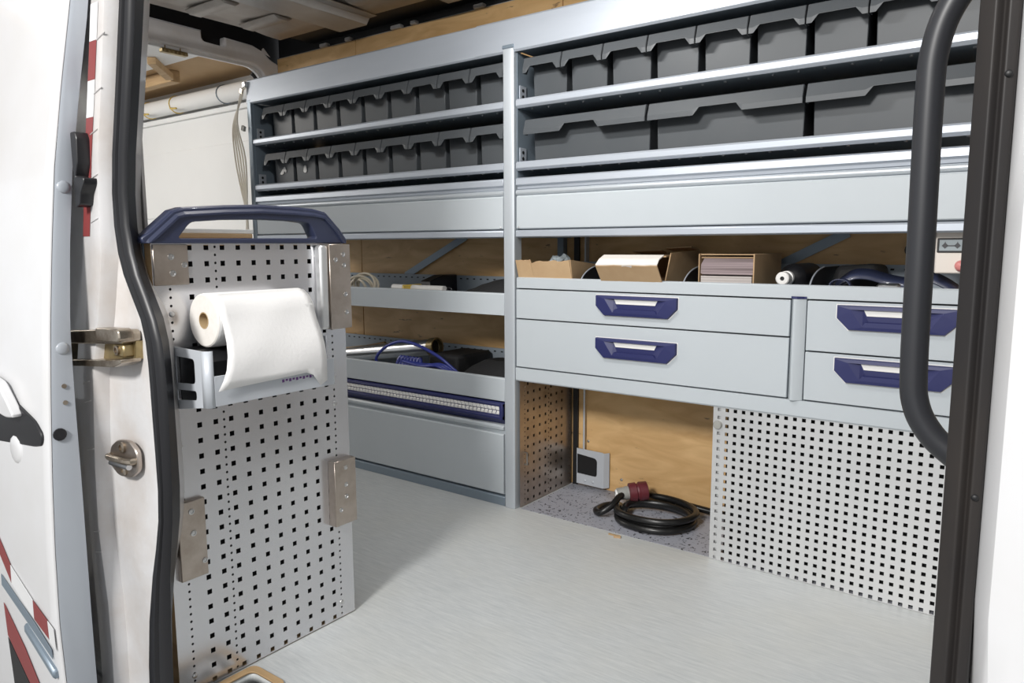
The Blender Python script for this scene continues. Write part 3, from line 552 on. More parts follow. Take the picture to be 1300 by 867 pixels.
# ------------------------------------------------------------------ bins
def make_bin(w_, h_, lidh, na, nb, nh):
    r = bpy.data.objects.new('storage_bin', None); COL.objects.link(r); r.empty_display_size = .03
    hw = w_/2; b = hw-.0065
    body = obj('body', MB().add([(-b+.003, .060, 0), (b-.003, .060, 0), (b-.003, .31, 0), (-b+.003, .31, 0), (-b, .055, h_-.006), (b, .055, h_-.006), (b, .31, h_-.006), (-b, .31, h_-.006)],
               [(3, 2, 1, 0), (4, 5, 6, 7), (0, 1, 5, 4), (1, 2, 6, 5), (2, 3, 7, 6), (3, 0, 4, 7)]), 'bin', r, bevel=.002)
    obj('foot', MB().box(b-.003, b+.005, .058, .08, .0, .014), 'bin', body)
    l0 = h_-lidh
    bt = [(-hw+.001, l0), (-hw+.001+.006, l0), (-hw+w_*na-nh*.8, l0), (-hw+w_*na, l0+nh), (-hw+w_*nb, l0+nh), (-hw+w_*nb+nh*.8, l0), (hw-.006, l0), (hw-.001, l0)]
    n = len(bt)
    def Y(z): return .003 if z < l0+.014 else .003+.012*((z-l0-.014)/(lidh-.014))
    rowA = [(x, Y(z), z) for x, z in bt]; rowM = [(x, Y(max(z, l0+.0145)), max(z+.0005, l0+.0145)) for x, z in bt]; rowB = [(x, .014, h_-.002) for x, z in bt]; rowC = [(x, .018, h_) for x, z in bt]; rowD = [(x, .31, h_) for x, z in bt]
    mb = MB().grid([rowA, rowM, rowB, rowC, rowD])
    for s in (-1, 1):
        x = s*(hw-.001); mb.add([(x, .003, l0), (x, .003, l0+.014), (x, .018, h_), (x, .31, h_), (x, .31, h_-.02), (x, .04, h_-.02), (x, .026, l0)], [tuple(range(7))])
    obj('lid', mb, 'bin', r, solid=.0022)
    return r
small = make_bin(.146, .157, .050, .20, .80, .020)
wide = make_bin(.444, .160, .049, .36, .60, .022)
def put(proto, first, loc, label, group):
    o = proto if first else copy_tree(proto)
    o.location = loc; tag(o, label, 'bin', group); return o
f = True; scrap_bins = []
NTH = ('first', 'second', 'third', 'fourth', 'fifth', 'sixth', 'seventh', 'eighth', 'ninth')
for row, zs in ((0, 1.388), (1, 1.187)):
    for i in range(9):
        x = -1.3885+.15*i+.0733; nth = NTH[8-i]
        lab = 'small dark grey bin over the deep trays, '+('top', 'lower')[row]+' shelf, '+nth+' from the tall post'
        if row == 1 and i == 0: lab = 'small dark grey bin with jagged white label scrap, beside the rear post'
        if row == 1 and i == 1: lab = 'small dark grey bin with a narrow white label scrap on its front'
        o = put(small, f, (x, 0, zs), lab, ('small bins on the top shelf over the trays', 'small bins on the lower shelf over the trays')[row]); f = False
        if row == 1 and i < 2: scrap_bins.append((o, x, zs))
for i in range(9):
    put(small, False, (.040+.15*i+.0733, 0, 1.388), 'small dark grey bin above the wide bins, '+NTH[i]+' from the tall post', 'small bins above the wide bins')
for i in range(3):
    put(wide, i == 0, (.043+.4525*i+.222, 0, 1.187), ('wide dark grey bin next to the tall post', 'wide dark grey bin between two other wide bins', 'wide dark grey bin behind the black grab handle')[i], 'wide bins')
bpy.context.view_layer.update()
for (o, x, zs), pts in zip(scrap_bins, ([(-.03, .07), (-.012, .088), (.004, .10), (.016, .082), (.010, .073), (.002, .083), (-.008, .068), (-.02, .066)], [(-.014, .072), (-.010, .092), (-.004, .098), (.006, .094), (.008, .074), (.002, .066), (-.008, .066)])):
    obj('label_scrap', MB().prism([(x+a, zs+b) for a, b in pts], 1, .0540, .0580), 'white_plastic', o)

# ================================================================== UNDER THE DRAWERS
sd = .0328; cols = [(.036, .0164, .0112, .006, True)]+[(.055+.0375*k, sd, .0195, .0105, False) for k in range(4)]
cols += [(.188, .0164, .0112, .006, True), (.2035, sd, .0195, .0105, False)]+[(.241+.0375*k, sd, .0195, .0105, False) for k in range(3)]+[(.335, .0164, .0112, .006, True)]
cols = [c for c in cols if not (c[0] > .31 and c[3] > .008)]
SPN = thing('perforated_panel', 'perforated steel side panel standing beside the black cable', 'perforated panel', (.02, .18, 0))
obj('sheet', perf(.006, .350, .002, .462, cols, ((0, 1, 0), (0, 0, 1), (1, 0, 0)), (.024, 0, 0), .002), 'steel_plate', SPN)
obj('backing', MB().box(-.004, .000, .032, .350, .002, .462), 'black', SPN)  # black sheet stands for the unlit space behind the holes
hk = obj('panel_hook', MB().tube([(.025, .034, .20), (.036, .034, .20), (.036, .034, .155), (.025, .034, .155)], .003, 6), 'steel', SPN, smooth=True)
pt = .02363
cols = [(.7475, pt, .0085, .0095, False)]+[(.7712+pt*k, pt, .0085, .0102, False) for k in range(26)]
FP = thing('perforated_panel', 'large pale perforated panel standing on the floor under the drawers', 'perforated panel', (1.06, 0, 0))
obj('sheet', perf(.730, 1.392, .001, .4645, cols, XZ, (0, -.004, 0), .002), 'perf_light', FP)
obj('folded_edge', MB().box(.730, .7595, .004, .006, .001, .464).box(.730, .7315, -.0035, .05, .001, .464), 'perf_light', FP)
obj('backing', MB().box(.7605, 1.392, .028, .030, .001, .464), 'black', FP)  # black sheet gives the darkness of the unlit compartment behind
obj('knob', MB().lathe([(.013, 0), (.013, .006), (.011, .009), (0, .010)], (.745, -.004, .412), (0, -1, 0), 18), 'plug_grey', FP, smooth=True)
br = plate(rpoly([(.056, .012), (.176, .010), (.178, .150), (.056, .152)], [0, .004, .012, 0]), [rpoly([(.058, .052), (.146, .050), (.147, .122), (.058, .130)], [.002, .012, .016, .002])], .006, XZ, (0, .340, 0), .001)
bo = tag(obj('bracket_plate', br, 'holder', None), 'grey sheet metal bracket with a rounded window on the plywood', 'bracket')
obj('side_flange', MB().add([(.176, .337, .012), (.192, .352, .014), (.192, .352, .150), (.177, .337, .149)], [(0, 1, 2, 3)]), 'holder', bo, solid=.003)
obj('window_shade_block', MB().box(.056, .160, .345, .357, .040, .140), 'black', bo)  # black block added as the darkness inside the bracket window
for x in (.095, .13): obj('press_mark', dome((x, .337, .028), (0, -1, 0), .006, .003), 'holder', bo, smooth=True)
# coiled power cable with plug
CB = thing('power_cable', 'coiled black power cable with a red plug on the van floor', 'cable', (.45, .17, .001))
def loop(cx, cy, rx, ry, z0, z1, a0, a1, n, wob=0.0): return [(cx+(rx+wob*math.sin(3*t))*math.cos(t), cy+(ry+wob*math.cos(2*t))*math.sin(t), z0+(z1-z0)*i/n) for i, t in enumerate([math.radians(a0+(a1-a0)*i/n) for i in range(n+1)])]
c1 = loop(.47, .165, .130, .115, .0125, .020, 200, 560, 40, .004)
c2 = loop(.475, .168, .112, .098, .020, .036, 200, 560, 40, .006)
c3 = loop(.468, .172, .136, .112, .036, .050, 200, 470, 30, .004)
tail = [(.40, .29, .046), (.5, .31, .03), (.62, .325, .018), (.80, .325, .0125), (1.0, .32, .0125)]
c4 = [(.345, .225, .060), (.365, .190, .055), (.355, .13, .040), (.30, .105, .020), (.265, .13, .0125), (.262, .18, .0125), (.30, .215, .018), (.36, .19, .035)]
def smoothpath(p, k=6):
    p = [Vector(q) for q in p]; out = []
    for i in range(len(p)-1):
        a, b, c, d = p[max(i-1, 0)], p[i], p[i+1], p[min(i+2, len(p)-1)]
        for j in range(k):
            t = j/k; out.append(.5*((2*b)+(c-a)*t+(2*a-5*b+4*c-d)*t*t+(3*b-3*c+d-a)*t**3))
    return out+[p[-1]]
obj('cable', MB().tube(smoothpath([(.34, .205, .066), (.335, .165, .060), (.33, .12, .040), (.30, .095, .018), (.268, .125, .0125), (.275, .185, .0125), (.315, .205, .016), (.348, .15, .024)])+[Vector(q) for q in c1], .0115, 10), 'cable_black', CB, smooth=True)
obj('cable_loop', MB().tube(c2, .0115, 10), 'cable_black', CB, smooth=True)
obj('cable_loop', MB().tube([Vector(q) for q in c3]+smoothpath([c3[-1]]+tail), .0115, 10), 'cable_black', CB, smooth=True)
ax = Vector((.75, .62, .10)).normalized(); c0 = Vector((.318, .185, .062))
pg = obj('plug', MB().lathe([(.012, -.004), (.021, 0), (.022, .026), (.024, .028), (.024, .044)], c0, ax, 18), 'plug_grey', CB, smooth=True)
obj('plug_body', MB().lathe([(.024, .040), (.033, .043), (.034, .066), (.029, .069), (.030, .075), (.034, .078), (.033, .105), (.026, .108), (.026, .098), (0, .098)], c0, ax, 20), 'plug_red', pg, smooth=True)
obj('gland', MB().lathe([(.0115, -.008), (.016, -.006), (.018, .002)], c0, ax, 14), 'white_plastic', pg, smooth=True)
tag(obj('wood_chip', MB().box(.398, .432, -.022, -.016, .0003, .004), 'wood', None), 'thin wood splinter lying on the grey floor', 'wood chip')
tag(obj('wood_chip', MB().prism([(.424, -.035), (.446, -.028), (.440, -.016), (.428, -.020)], 2, .0003, .006), 'card', None), 'broad wood flake lying on the grey floor', 'wood chip')

# ================================================================== TRAY CONTENTS, RIGHT BAY
TZ = .798
def torn(x0, x1, z, amp, n=14): return [(x0+(x1-x0)*i/n, z+random.uniform(-amp, amp)) for i in range(n+1)]
def wallx(mb, top, bot_z, y_top, y_bot, th=.003):
    n = len(top); f_ = [(x, y_top, z) for x, z in top]; b_ = [(x, y_bot, bot_z) for x, z in top]
    return mb.grid([f_, b_])
C1 = thing('open_carton', 'low open cardboard carton with torn front beside the tall post', 'carton', (.13, .1, TZ))
top = torn(.024, .085, .884, .002, 6)+torn(.092, .238, .882, .003, 10); top[6] = (.083, .886); top[7] = (.089, .872)
obj('front_panel', wallx(MB(), top, TZ+.002, -.016, .010), 'card', C1, solid=.003)
obj('side_panel', MB().quad((.240, -.014, .886), (.236, .010, TZ+.002), (.236, .16, TZ+.002), (.238, .16, .868)), 'card', C1, solid=.003)
obj('side_panel', MB().quad((.026, -.012, .880), (.032, .010, TZ+.002), (.032, .16, TZ+.002), (.030, .16, .868)), 'card', C1, solid=.003)
obj('base_panel', MB().box(.034, .234, .010, .16, TZ, TZ+.003), 'card', C1); obj('back_panel', wallx(MB(), torn(.03, .238, .868, .003), TZ+.002, .162, .160), 'card_dark', C1, solid=.003)
pk = tag(obj('plastic_wrap', MB().tube(smoothpath([(.10, .06, .850), (.12, .08, .888), (.145, .06, .880), (.16, .09, .892), (.175, .07, .85)], 4), [.008+.006*math.sin(k*1.3)**2 for k in range(17)], 7), 'screen', None, smooth=True), 'crumpled grey wrapping inside the low open carton', 'wrapping')
tag(obj('carton_filling', MB().box(.040, .230, .02, .155, TZ+.003, .848), 'dark_cloth', None, bevel=.008), 'dark packed goods inside the low open carton', 'packing')
C2 = thing('open_carton', 'taller open cardboard carton with pale front flap folded outward', 'carton', (.44, .14, TZ))
fx0, fx1 = .352, .560
t2 = torn(fx0, fx1, .8705, .0015, 10)
obj('front_panel', wallx(MB(), [(x, z) for x, z in t2], TZ+.002, -.044, .010), 'card', C2, solid=.003)
obj('front_flap', MB().grid([[(x, -.0445, z+.0015) for x, z in t2], [(x*.98+.006, -.020, .889+random.uniform(-.001, .001)) for x, z in t2], [(x*.985+.004, .012, .901) for x, z in t2]]), 'card_white', C2, solid=.003)
obj('side_panel', MB().quad((.350, .012, TZ+.002), (.350, .27, TZ+.002), (.345, .27, .902), (.347, .014, .898)), 'card', C2, solid=.003)
obj('side_panel', MB().quad((.556, .012, TZ+.002), (.556, .27, TZ+.002), (.560, .27, .915), (.560, .05, .908)), 'card', C2, solid=.003)
obj('base_panel', MB().box(.353, .553, .012, .27, TZ, TZ+.003), 'card', C2)
obj('back_panel', MB().quad((.35, .27, TZ+.002), (.556, .27, TZ+.002), (.556, .27, .905), (.35, .27, .905)), 'card_dark', C2, solid=.003)
obj('back_flap', MB().quad((.345, .262, .905), (.450, .262, .905), (.450, .215, .915), (.345, .215, .912)), 'card', C2, solid=.004)
obj('back_flap', MB().quad((.47, .262, .914), (.562, .262, .916), (.562, .20, .926), (.47, .20, .922)), 'card', C2, solid=.004)
obj('inner_flap', MB().quad((.355, .05, .895), (.545, .05, .897), (.545, .2, .90), (.355, .2, .899)), 'card', C2, solid=.004)
obj('packing_tape', MB().quad((.435, -.030, .8525), (.470, -.030, .8525), (.478, -.0462, .8705), (.444, -.0462, .8705)), 'beige', C2, solid=.0006)
C3 = thing('carton', 'dark cardboard carton packed with stacked sheets beside the white nozzle', 'carton', (.74, .15, TZ))
obj('shell', MB().box(.657, .660, .03, .28, TZ, .906).box(.818, .822, .03, .28, TZ, .906).box(.660, .818, .277, .28, TZ, .906).box(.660, .818, .03, .28, TZ, TZ+.003).box(.662, .818, .035, .28, .902, .905), 'card', C3, bevel=.001)
obj('sheet_stack', MB().prism([(.662, .850), (.667, .846), (.816, .846), (.816, .892), (.672, .892), (.663, .875)], 1, .036, .27), 'sheets_mauve', C3)
obj('sheet_stack', MB().box(.664, .814, .034, .27, TZ+.004, .842), 'sheets_pale', C3)
obj('liner', MB().box(.665, .816, .034, .27, .893, .897), 'card_dark', C3)
NZ = thing('nozzle_bottle', 'dark bottle with white round nozzle lying in the open tray', 'bottle', (.9, .14, TZ))
obj('nozzle', MB().lathe([(.006, .006), (.006, 0), (.016, 0), (.0185, .003), (.0185, .026), (.014, .028), (.014, .034), (.020, .036), (.020, .050), (.012, .056)], (.898, .035, .8385), (0, 1, 0), 22), 'white_plastic', NZ, smooth=True)
obj('bore', MB().lathe([(.0062, 0), (0, 0)], (.898, .040, .8385), (0, 1, 0), 14), 'black', NZ)
obj('bottle_body', MB().lathe([(.014, 0), (.024, .006), (.038, .02), (.0395, .03), (.0395, .15), (.03, .158), (0, .158)], (.902, .088, .8385), (0.1, 1, 0), 22), 'rubber', NZ, smooth=True)
def divider(x, label):
    pts = [(.008, TZ), (.34, TZ), (.34, .868), (.16, .868)]+[(.16-.15*math.sin(math.radians(a)), .800+.066*math.cos(math.radians(a))) for a in range(10, 91, 10)]
    d = obj('tray_divider', MB().prism(pts, 0, x, x+.003), 'rubber', None); tag(d, label, 'divider')
    obj('divider_edge', MB().tube([(x+.0015, p[0], p[1]+.001) for p in pts[3:]], .0022, 6), 'alu', d, smooth=True)
divider(.262, 'curved black tray divider between the two open cartons')
divider(.616, 'curved black tray divider beside the carton of stacked sheets')
divider(.975, 'curved black tray divider beside the navy strap')
SB = thing('lashing_strap', 'navy webbing strap lying loosely in the open tray', 'strap', (1.12, .12, TZ))
def ribbon(path, wd, up=(0, 1, 0)):
    p = smoothpath(path, 6); u = Vector(up)*wd/2; return MB().grid([[q-u, q+u] for q in p])
obj('webbing', ribbon([(1.02, .10, .815), (1.06, .10, .848), (1.10, .11, .852), (1.15, .12, .838), (1.20, .11, .832), (1.24, .10, .850), (1.28, .10, .835), (1.31, .1, .815)], .040, (0, .75, .66)), 'navy_handle', SB, solid=.003, smooth=True)
obj('webbing', ribbon([(1.03, .06, .80), (1.02, .06, .825), (1.035, .06, .838), (1.06, .06, .836), (1.07, .06, .82), (1.05, .06, .801)], .035), 'navy_handle', SB, solid=.003, smooth=True)
obj('buckle', MB().box(1.135, 1.19, .03, .06, .80, .832), 'steel', SB, bevel=.006)
tag(obj('pouch', MB().add([(.99, .16, TZ), (1.13, .16, TZ), (1.13, .30, TZ), (.99, .30, TZ), (1.00, .19, .872), (1.10, .18, .880), (1.12, .29, .876), (1.0, .29, .866)], [(3, 2, 1, 0), (4, 5, 6, 7), (0, 1, 5, 4), (1, 2, 6, 5), (2, 3, 7, 6), (3, 0, 4, 7)]), 'dark_cloth', None, bevel=.015, seg=3), 'dark pouch behind the navy strap in the open tray', 'pouch')
# control box hanging under the flap compartment
CP = thing('control_panel', 'beige control box with a black-framed display and pink button above the strap', 'control box', (1.32, .05, .984))
obj('face', MB().box(1.2625, 1.385, .032, .075, .860, .9842), 'beige', CP, bevel=.003)
df = obj('display', MB().box(1.2665, 1.334, .0285, .0325, .9105, .9455), 'black', CP, bevel=.0015)
obj('display_glass', MB().box(1.2715, 1.329, .0275, .0290, .9150, .9410), 'screen', df)
for cx in (1.2835, 1.3095): obj('diamond_symbol', MB().prism([(cx-.007, .927), (cx, .920), (cx+.007, .927), (cx+.001, .934), (cx, .938), (cx-.001, .934)], 1, .0268, .0276), 'ink', df)
obj('bar_symbol', MB().box(1.288, 1.305, .0268, .0276, .9258, .9282), 'ink', df)
obj('button', MB().lathe([(.0135, 0), (.0135, .006), (.011, .012), (.006, .015), (0, .016)], (1.3195, .032, .8790), (0, -1, 0), 18), 'pink', CP, smooth=True)
tag(obj('wall_knob', MB().lathe([(.012, 0), (.018, .004), (.020, .014), (.014, .022), (0, .024)], (1.168, .3595, .915), (0, -1, 0), 16), 'rubber', None, smooth=True), 'round black knob on the plywood behind the navy strap', 'knob')

# ================================================================== TRAY CONTENTS, LEFT BAY
ZA, ZB = .699, .393
CC = thing('cable_coil', 'coil of cream cable lying in the upper deep tray', 'cable', (-.875, .10, ZA))
for k, (r, dy) in enumerate(((.061, 0), (.055, .014), (.049, -.010), (.041, .006), (.032, -.004), (.058, .026))):
    obj('cable_turn', MB().tube([(-.875+r*1.25*math.cos(t), .10+dy+.018*math.sin(t+k), ZA+.0615+r*.93*math.sin(t)) for t in [2*math.pi*i/28 for i in range(28)]], .0052, 8, closed=True), 'cream_cable', CC, smooth=True)
WB = thing('pipe_bundle', 'bundle of white plastic tubes tied together in the upper deep tray', 'tubes', (-.55, .10, ZA))
for k, (dy, dz) in enumerate(((-.03, 0), (0, 0), (.03, 0), (-.015, .026), (.015, .026), (0, .049))):
    obj('tube', MB().tube([(-.735+.01*k, .10+dy, ZA+.0152+dz), (-.365-.008*k, .10+dy, ZA+.0152+dz)], .0148, 12), 'white_plastic', WB, smooth=True)
obj('tie', MB().box(-.585, -.575, .045, .155, ZA+.0005, ZA+.0805), 'yellow_tie', WB, bevel=.004)
tag(obj('tray_divider', MB().prism([(.15, ZA), (.338, ZA), (.338, .812), (.25, .812), (.17, .790)], 0, -.60, -.545), 'rubber', None, bevel=.003), 'broad black block divider in the upper deep tray', 'divider')
def bag(name, label, cat, x0, x1, y0, y1, z0, hs, m='dark_cloth', seed=1):
    rnd = random.Random(seed); rows = []; n = len(hs); M = 9
    for j in range(M):
        v = j/(M-1); row = []
        for i, h in enumerate(hs):
            k = math.sin(math.pi*min(max(v, .0), 1))**.55
            e = .0 if i in (0, n-1) else 1
            row.append((x0+(x1-x0)*i/(n-1), y0+(y1-y0)*v, z0+.0005+h*k*e+rnd.uniform(0, .004)*e*k))
        rows.append(row)
    o = obj(name, MB().grid(rows).add([(x0, y0, z0), (x1, y0, z0), (x1, y1, z0), (x0, y1, z0)], [(3, 2, 1, 0)]), m, None, smooth=True); return tag(o, label, cat)
bg1 = bag('tool_bag', 'black bag lying in the upper deep tray beside the post', 'bag', -.345, -.040, .03, .30, ZA, [0, .065, .075, .088, .098, .106, .110, .110, .10, 0], seed=3)
obj('zip_pull', MB().tube([(-.345+.012*math.cos(t), .06, ZA+.066+.010*math.sin(t)) for t in [2*math.pi*i/14 for i in range(14)]], .003, 6, closed=True), 'rubber', bg1, smooth=True)
PI_ = thing('metal_pipe', 'shiny metal pipe with an open end lying in the lower deep tray', 'pipe', (-.8, .18, ZB))
pa, pb = Vector((-1.18, .17, ZB+.036)), Vector((-.525, .185, .520)); pd = (pb-pa).normalized(); Lp = (pb-pa).length
obj('pipe', MB().lathe([(.0, 0), (.034, 0), (.034, Lp*.55), (.0345, Lp-.02), (.030, Lp-.02), (.030, Lp-.12), (0, Lp-.12)], pa, pd, 24), 'steel', PI_, smooth=True)
obj('pipe_collar', MB().lathe([(.0345, Lp-.035), (.0385, Lp-.033), (.0385, Lp), (.0325, Lp), (.0325, Lp-.03)], pa, pd, 24), 'brassy', PI_, smooth=True)
obj('pipe_bore', MB().lathe([(.0315, Lp-.02), (0, Lp-.02)], pa, pd, 24), 'black', PI_)
BH = thing('air_hose', 'blue air hose with a raised loop coiled in the lower deep tray', 'hose', (-.5, .07, ZB))
obj('hose_loop', MB().tube(smoothpath([(-.69, .06, ZB+.02), (-.742, .045, .462), (-.70, .05, .515), (-.62, .06, .548), (-.54, .06, .545), (-.47, .065, .525), (-.40, .07, .495), (-.33, .09, .44)]), .0065, 10), 'blue_hose', BH, smooth=True)
for k in range(7):
    x = -.65+.018*k
    obj('hose_turn', MB().tube([(x+.012*math.cos(t), .035+.02*math.sin(t)+.045, ZB+.047+.040*math.sin(t)) for t in [2*math.pi*i/22 for i in range(22)]], .0068, 8, closed=True), 'blue_hose', BH, smooth=True)
for k in range(3):
    obj('hose_run', MB().tube(smoothpath([(-.56, .020+.016*k, .478-.004*k), (-.46, .018+.016*k, .468), (-.38, .022+.016*k, .474), (-.33, .05+.016*k, .44)]), .0068, 8), 'blue_hose', BH, smooth=True)
bag('tool_bag', 'large black bag filling the lower deep tray beside the post', 'bag', -.335, -.045, .03, .32, ZB, [0, .075, .092, .105, .11, .105, .112, .095, .06, 0], seed=5)
tag(obj('tool_case', MB().box(-.50, -.345, .10, .32, ZB+.0005, .505), 'dark_cloth', None, bevel=.012, seg=2), 'small black case lying behind the blue hose', 'case')
for k, (y, z1, lab) in enumerate(((.24, .520, 'long thin wooden stick leaning behind the metal pipe'), (.285, .50, 'short thick wooden stick lying behind the metal pipe'))):
    tag(obj('wooden_stick', MB().tube([(-1.35, y, ZB+.012), (-.90+.03*k, y+.01, z1-.02)], [.008, .008] if k == 0 else [.012, .012], 8), 'wood', None, smooth=True), lab, 'stick')

# ================================================================== PARTITION PANEL BY THE DOOR
XP = .118; Y0, Y1 = -1.318, -.849
PP = thing('perforated_partition', 'perforated steel partition panel with blue top handle beside the door seal', 'partition', (.105, -1.08, 0))
pz = .0328; vs0 = .930-pz*28; vr0 = .9311-.0164*56
cols = [(-1.2847, .0164, vr0, .0056, True), (-1.2405, pz, vs0, .0105, False), (-1.2045, pz, vs0, .0105, False), (-1.1853, .0164, vr0, .0056, True), (-1.1688, pz, vs0, .0105, False)]
cols += [(-1.1322+.0365*k, pz, vs0, .0105, False) for k in range(7)]+[(-.8905, .0164, vr0, .0056, True)]
sh = obj('sheet', perf(Y0, Y1, .003, .938, cols, ((0, 1, 0), (0, 0, 1), (1, 0, 0)), (XP, 0, 0), .0015), 'perf', PP)
obj('back_sheet', MB().box(XP-.026, XP-.024, Y0+.001, Y1-.001, .002, .938), 'black', PP)  # coloured black so the hollow behind the holes looks unlit
obj('edge_frame', MB().box(XP-.024, XP-.001, Y0, Y0+.004, .002, .938).box(XP-.024, XP-.001, Y1-.004, Y1, .002, .938).box(XP-.024, XP-.001, Y0+.004, Y1-.004, .002, .006).box(XP-.024, XP-.001, Y0+.004, Y1-.004, .934, .938), 'wood', PP)
obj('edge_bead', MB().box(XP-.030, XP-.026, Y1-.002, Y1+.003, .002, .938).box(XP-.030, XP-.026, Y0-.002, Y0+.002, .002, .938), 'slate', PP)
for y, z in ((-.8905, .6205), (-.8905, .5530), (-1.2847, .5345), (-1.2847, .040), (-.8905, .042), (-1.2847, .80)): obj('panel_screw', dome((XP, y, z), (1, 0, 0), .0058, .003), 'steel', PP, smooth=True)
def bracket(y0, y1, z0, z1, dep, riv, th=.0025, side=True):
    mb = MB().prism([(y0, z0), (y1, z0), (y1, z1), (y0, z1)], 0, XP+dep, XP+dep+th)
    b = obj('corner_bracket', mb, 'steel_plate', PP, bevel=.001)
    if side and dep > .004:
        obj('bracket_web', MB().box(XP+.0005, XP+dep, y0, y0+.003, z0, z1).box(XP+.0005, XP+dep, y1-.003, y1, z0, z1), 'steel_plate', b)
        obj('bracket_end', MB().box(XP+.0005, XP+dep, y0+.003, y1-.003, z0, z0+.003).box(XP+.0005, XP+dep, y0+.003, y1-.003, z1-.003, z1), 'steel_plate', b)
    for y, z, r in riv:
        obj('rivet', MB().lathe([(r, 0), (r*.95, .0015), (r*.62, .002), (r*.5, .0004), (0, .0004)], (XP+dep+th, y, z), (1, 0, 0), 14), 'steel', b, smooth=True)
bracket(-1.316, -1.2455, .857, .936, .0008, [(-1.281, .912, .0065), (-1.279, .880, .0065), (-1.2545, .896, .006)])
bracket(-.912, -.850, .737, .936, .024, [(-.872, .912, .006), (-.895, .900, .006), (-.870, .887, .006), (-.868, .818, .006), (-.866, .775, .006)])
bracket(-1.305, -1.247, .256, .420, .010, [(-1.277, .398, .0065), (-1.275, .352, .0065), (-1.254, .287, .006)])
bracket(-.918, -.852, .252, .414, .022, [(-.884, .395, .006), (-.884, .352, .006), (-.884, .322, .006), (-.902, .292, .006)])
obj('corner_strip', MB().box(XP, XP+.024, -.936, -.913, .738, .934), 'perf_light', PP, bevel=.006, seg=2)
ho = [(-1.340, .948), (-1.338, .938), (-.846, .938), (-.846, .948), (-.866, .972), (-.905, 1.008), (-.94, 1.0145), (-1.0, 1.017), (-1.08, 1.018), (-1.165, 1.0135), (-1.255, 1.006), (-1.275, 1.0), (-1.322, .960)]
hi = rpoly([(-1.268, .948), (-.934, .950), (-.952, .984), (-1.0, .988), (-1.08, .989), (-1.165, .986), (-1.240, .980)], [.006, .006, .01, 0, 0, 0, .01], 3)
hd = obj('handle', plate(ho, [hi], .036, YZ, (XP-.006, 0, 0), .003), 'navy_handle', PP); hd['label'] = 'navy plastic carrying handle'
ch = [(-1.338, .940), (-1.322, .960), (-1.275, 1.0), (-1.255, 1.006), (-1.165, 1.0135), (-1.08, 1.018), (-1.0, 1.017), (-.94, 1.0145), (-.905, 1.008), (-.866, .972), (-.846, .942)]
rows = []
for i, (y, z) in enumerate(ch):
    a_ = Vector(ch[max(i-1, 0)]); b_ = Vector(ch[min(i+1, len(ch)-1)]); t_ = (b_-a_).normalized(); nn = Vector((-t_.y, t_.x))
    if nn.y < 0: nn = -nn
    sec = [(-.022, -.016), (.0225, -.016), (.0225, -.012), (.010, .0025), (-.010, .0025), (-.022, -.010), (-.022, -.016)]
    rows.append([(XP-.006+p, y+nn.x*q, max(z+nn.y*q, .9385)) for p, q in sec])
obj('grip_edge', MB().grid(rows), 'navy_handle', hd)
# paper roll and holder
RC = Vector((.1725, -1.250, .788)); RR = .0535; RL = .228
PR = thing('paper_roll', 'white paper towel roll resting in the grey metal holder', 'paper roll', (RC.x, RC.y+RL/2, RC.z-RR))
obj('roll', MB().lathe([(.0165, 0), (.050, -.0005), (RR-.001, .002), (RR, .006), (RR, RL-.006), (RR-.002, RL-.001), (.0165, RL), (.0165, 0)], RC, (0, 1, 0), 48), 'paper', PR, smooth=True)
obj('roll_end', MB().lathe([(.0168, -.0006), (.0500, -.0011), (.0525, .0012)], RC, (0, 1, 0), 48), 'paper_end', PR, smooth=True)
obj('core', MB().lathe([(.0165, -.001), (.0165, RL+.001), (.0148, RL+.001), (.0148, -.001), (.0165, -.001)], RC, (0, 1, 0), 24), 'core', PR, smooth=True)
prof = [(RC.x+RR*math.cos(math.radians(a))*1.015, RC.z+RR*math.sin(math.radians(a))*1.015) for a in (70, 50, 30, 12)]+[(.234, .775), (.246, .750), (.256, .725), (.2615, .700), (.2625, .680), (.262, .666)]
rows = []
for i, (x, z) in enumerate(prof):
    t = i/(len(prof)-1); ya = RC.y+.004-.036*max(0, (t-.45)/.55)**1.5; yb = RC.y+RL-.004
    row = []
    for j in range(15):
        s = j/14; zz_ = z; xx = x+.0012*math.sin(s*9+i)
        if i == len(prof)-1: zz_ = z-.004+.010*s
        if i == len(prof)-1 and j >= 12: zz_ -= (.008, .034, .026)[j-12]
        row.append((xx, ya+(yb-ya)*s, zz_))
    rows.append(row)
obj('loose_sheet', MB().grid(rows), 'paper', PR, smooth=True, solid=.0012)
HO = thing('roll_holder', 'grey sheet metal paper roll holder with cut-out windows', 'holder', (.18, -1.17, .615))
side = rpoly([(XP+.002, .613), (.236, .630), (.236, .738), (XP+.002, .740)], [.0, .0, .0, .004])
w1 = rpoly([(.130, .668), (.212, .673), (.212, .721), (.130, .722)], .009)
w2 = rpoly([(.134, .634), (.214, .642), (.214, .660), (.134, .655)], .006)
sp_ = obj('side_plate', plate(side, [w1, w2], .002, XZ, (0, -1.297, 0)), 'holder', HO)
obj('side_plate', plate(side, [w1, w2], .002, XZ, (0, -1.005, 0)), 'holder', HO)
cr = [(.236, -1.298), (.244, -1.296), (.250, -1.291), (.2525, -1.284)]
obj('corner', MB().grid([[(x, y, .630), (x, y, .738)] for x, y in cr]), 'holder', HO, smooth=True, solid=.002)
obj('front_plate', MB().box(.2515, .2535, -1.284, -1.0, .632, .690), 'holder', HO, bevel=.0006)
obj('cradle', MB().prism([(.122, .7325), (.1725, .7318), (.235, .715), (.235, .713), (.1725, .7298), (.122, .7305)], 1, -1.294, -1.008), 'rubber', HO)  # cradle coloured black as part of the shade inside the holder
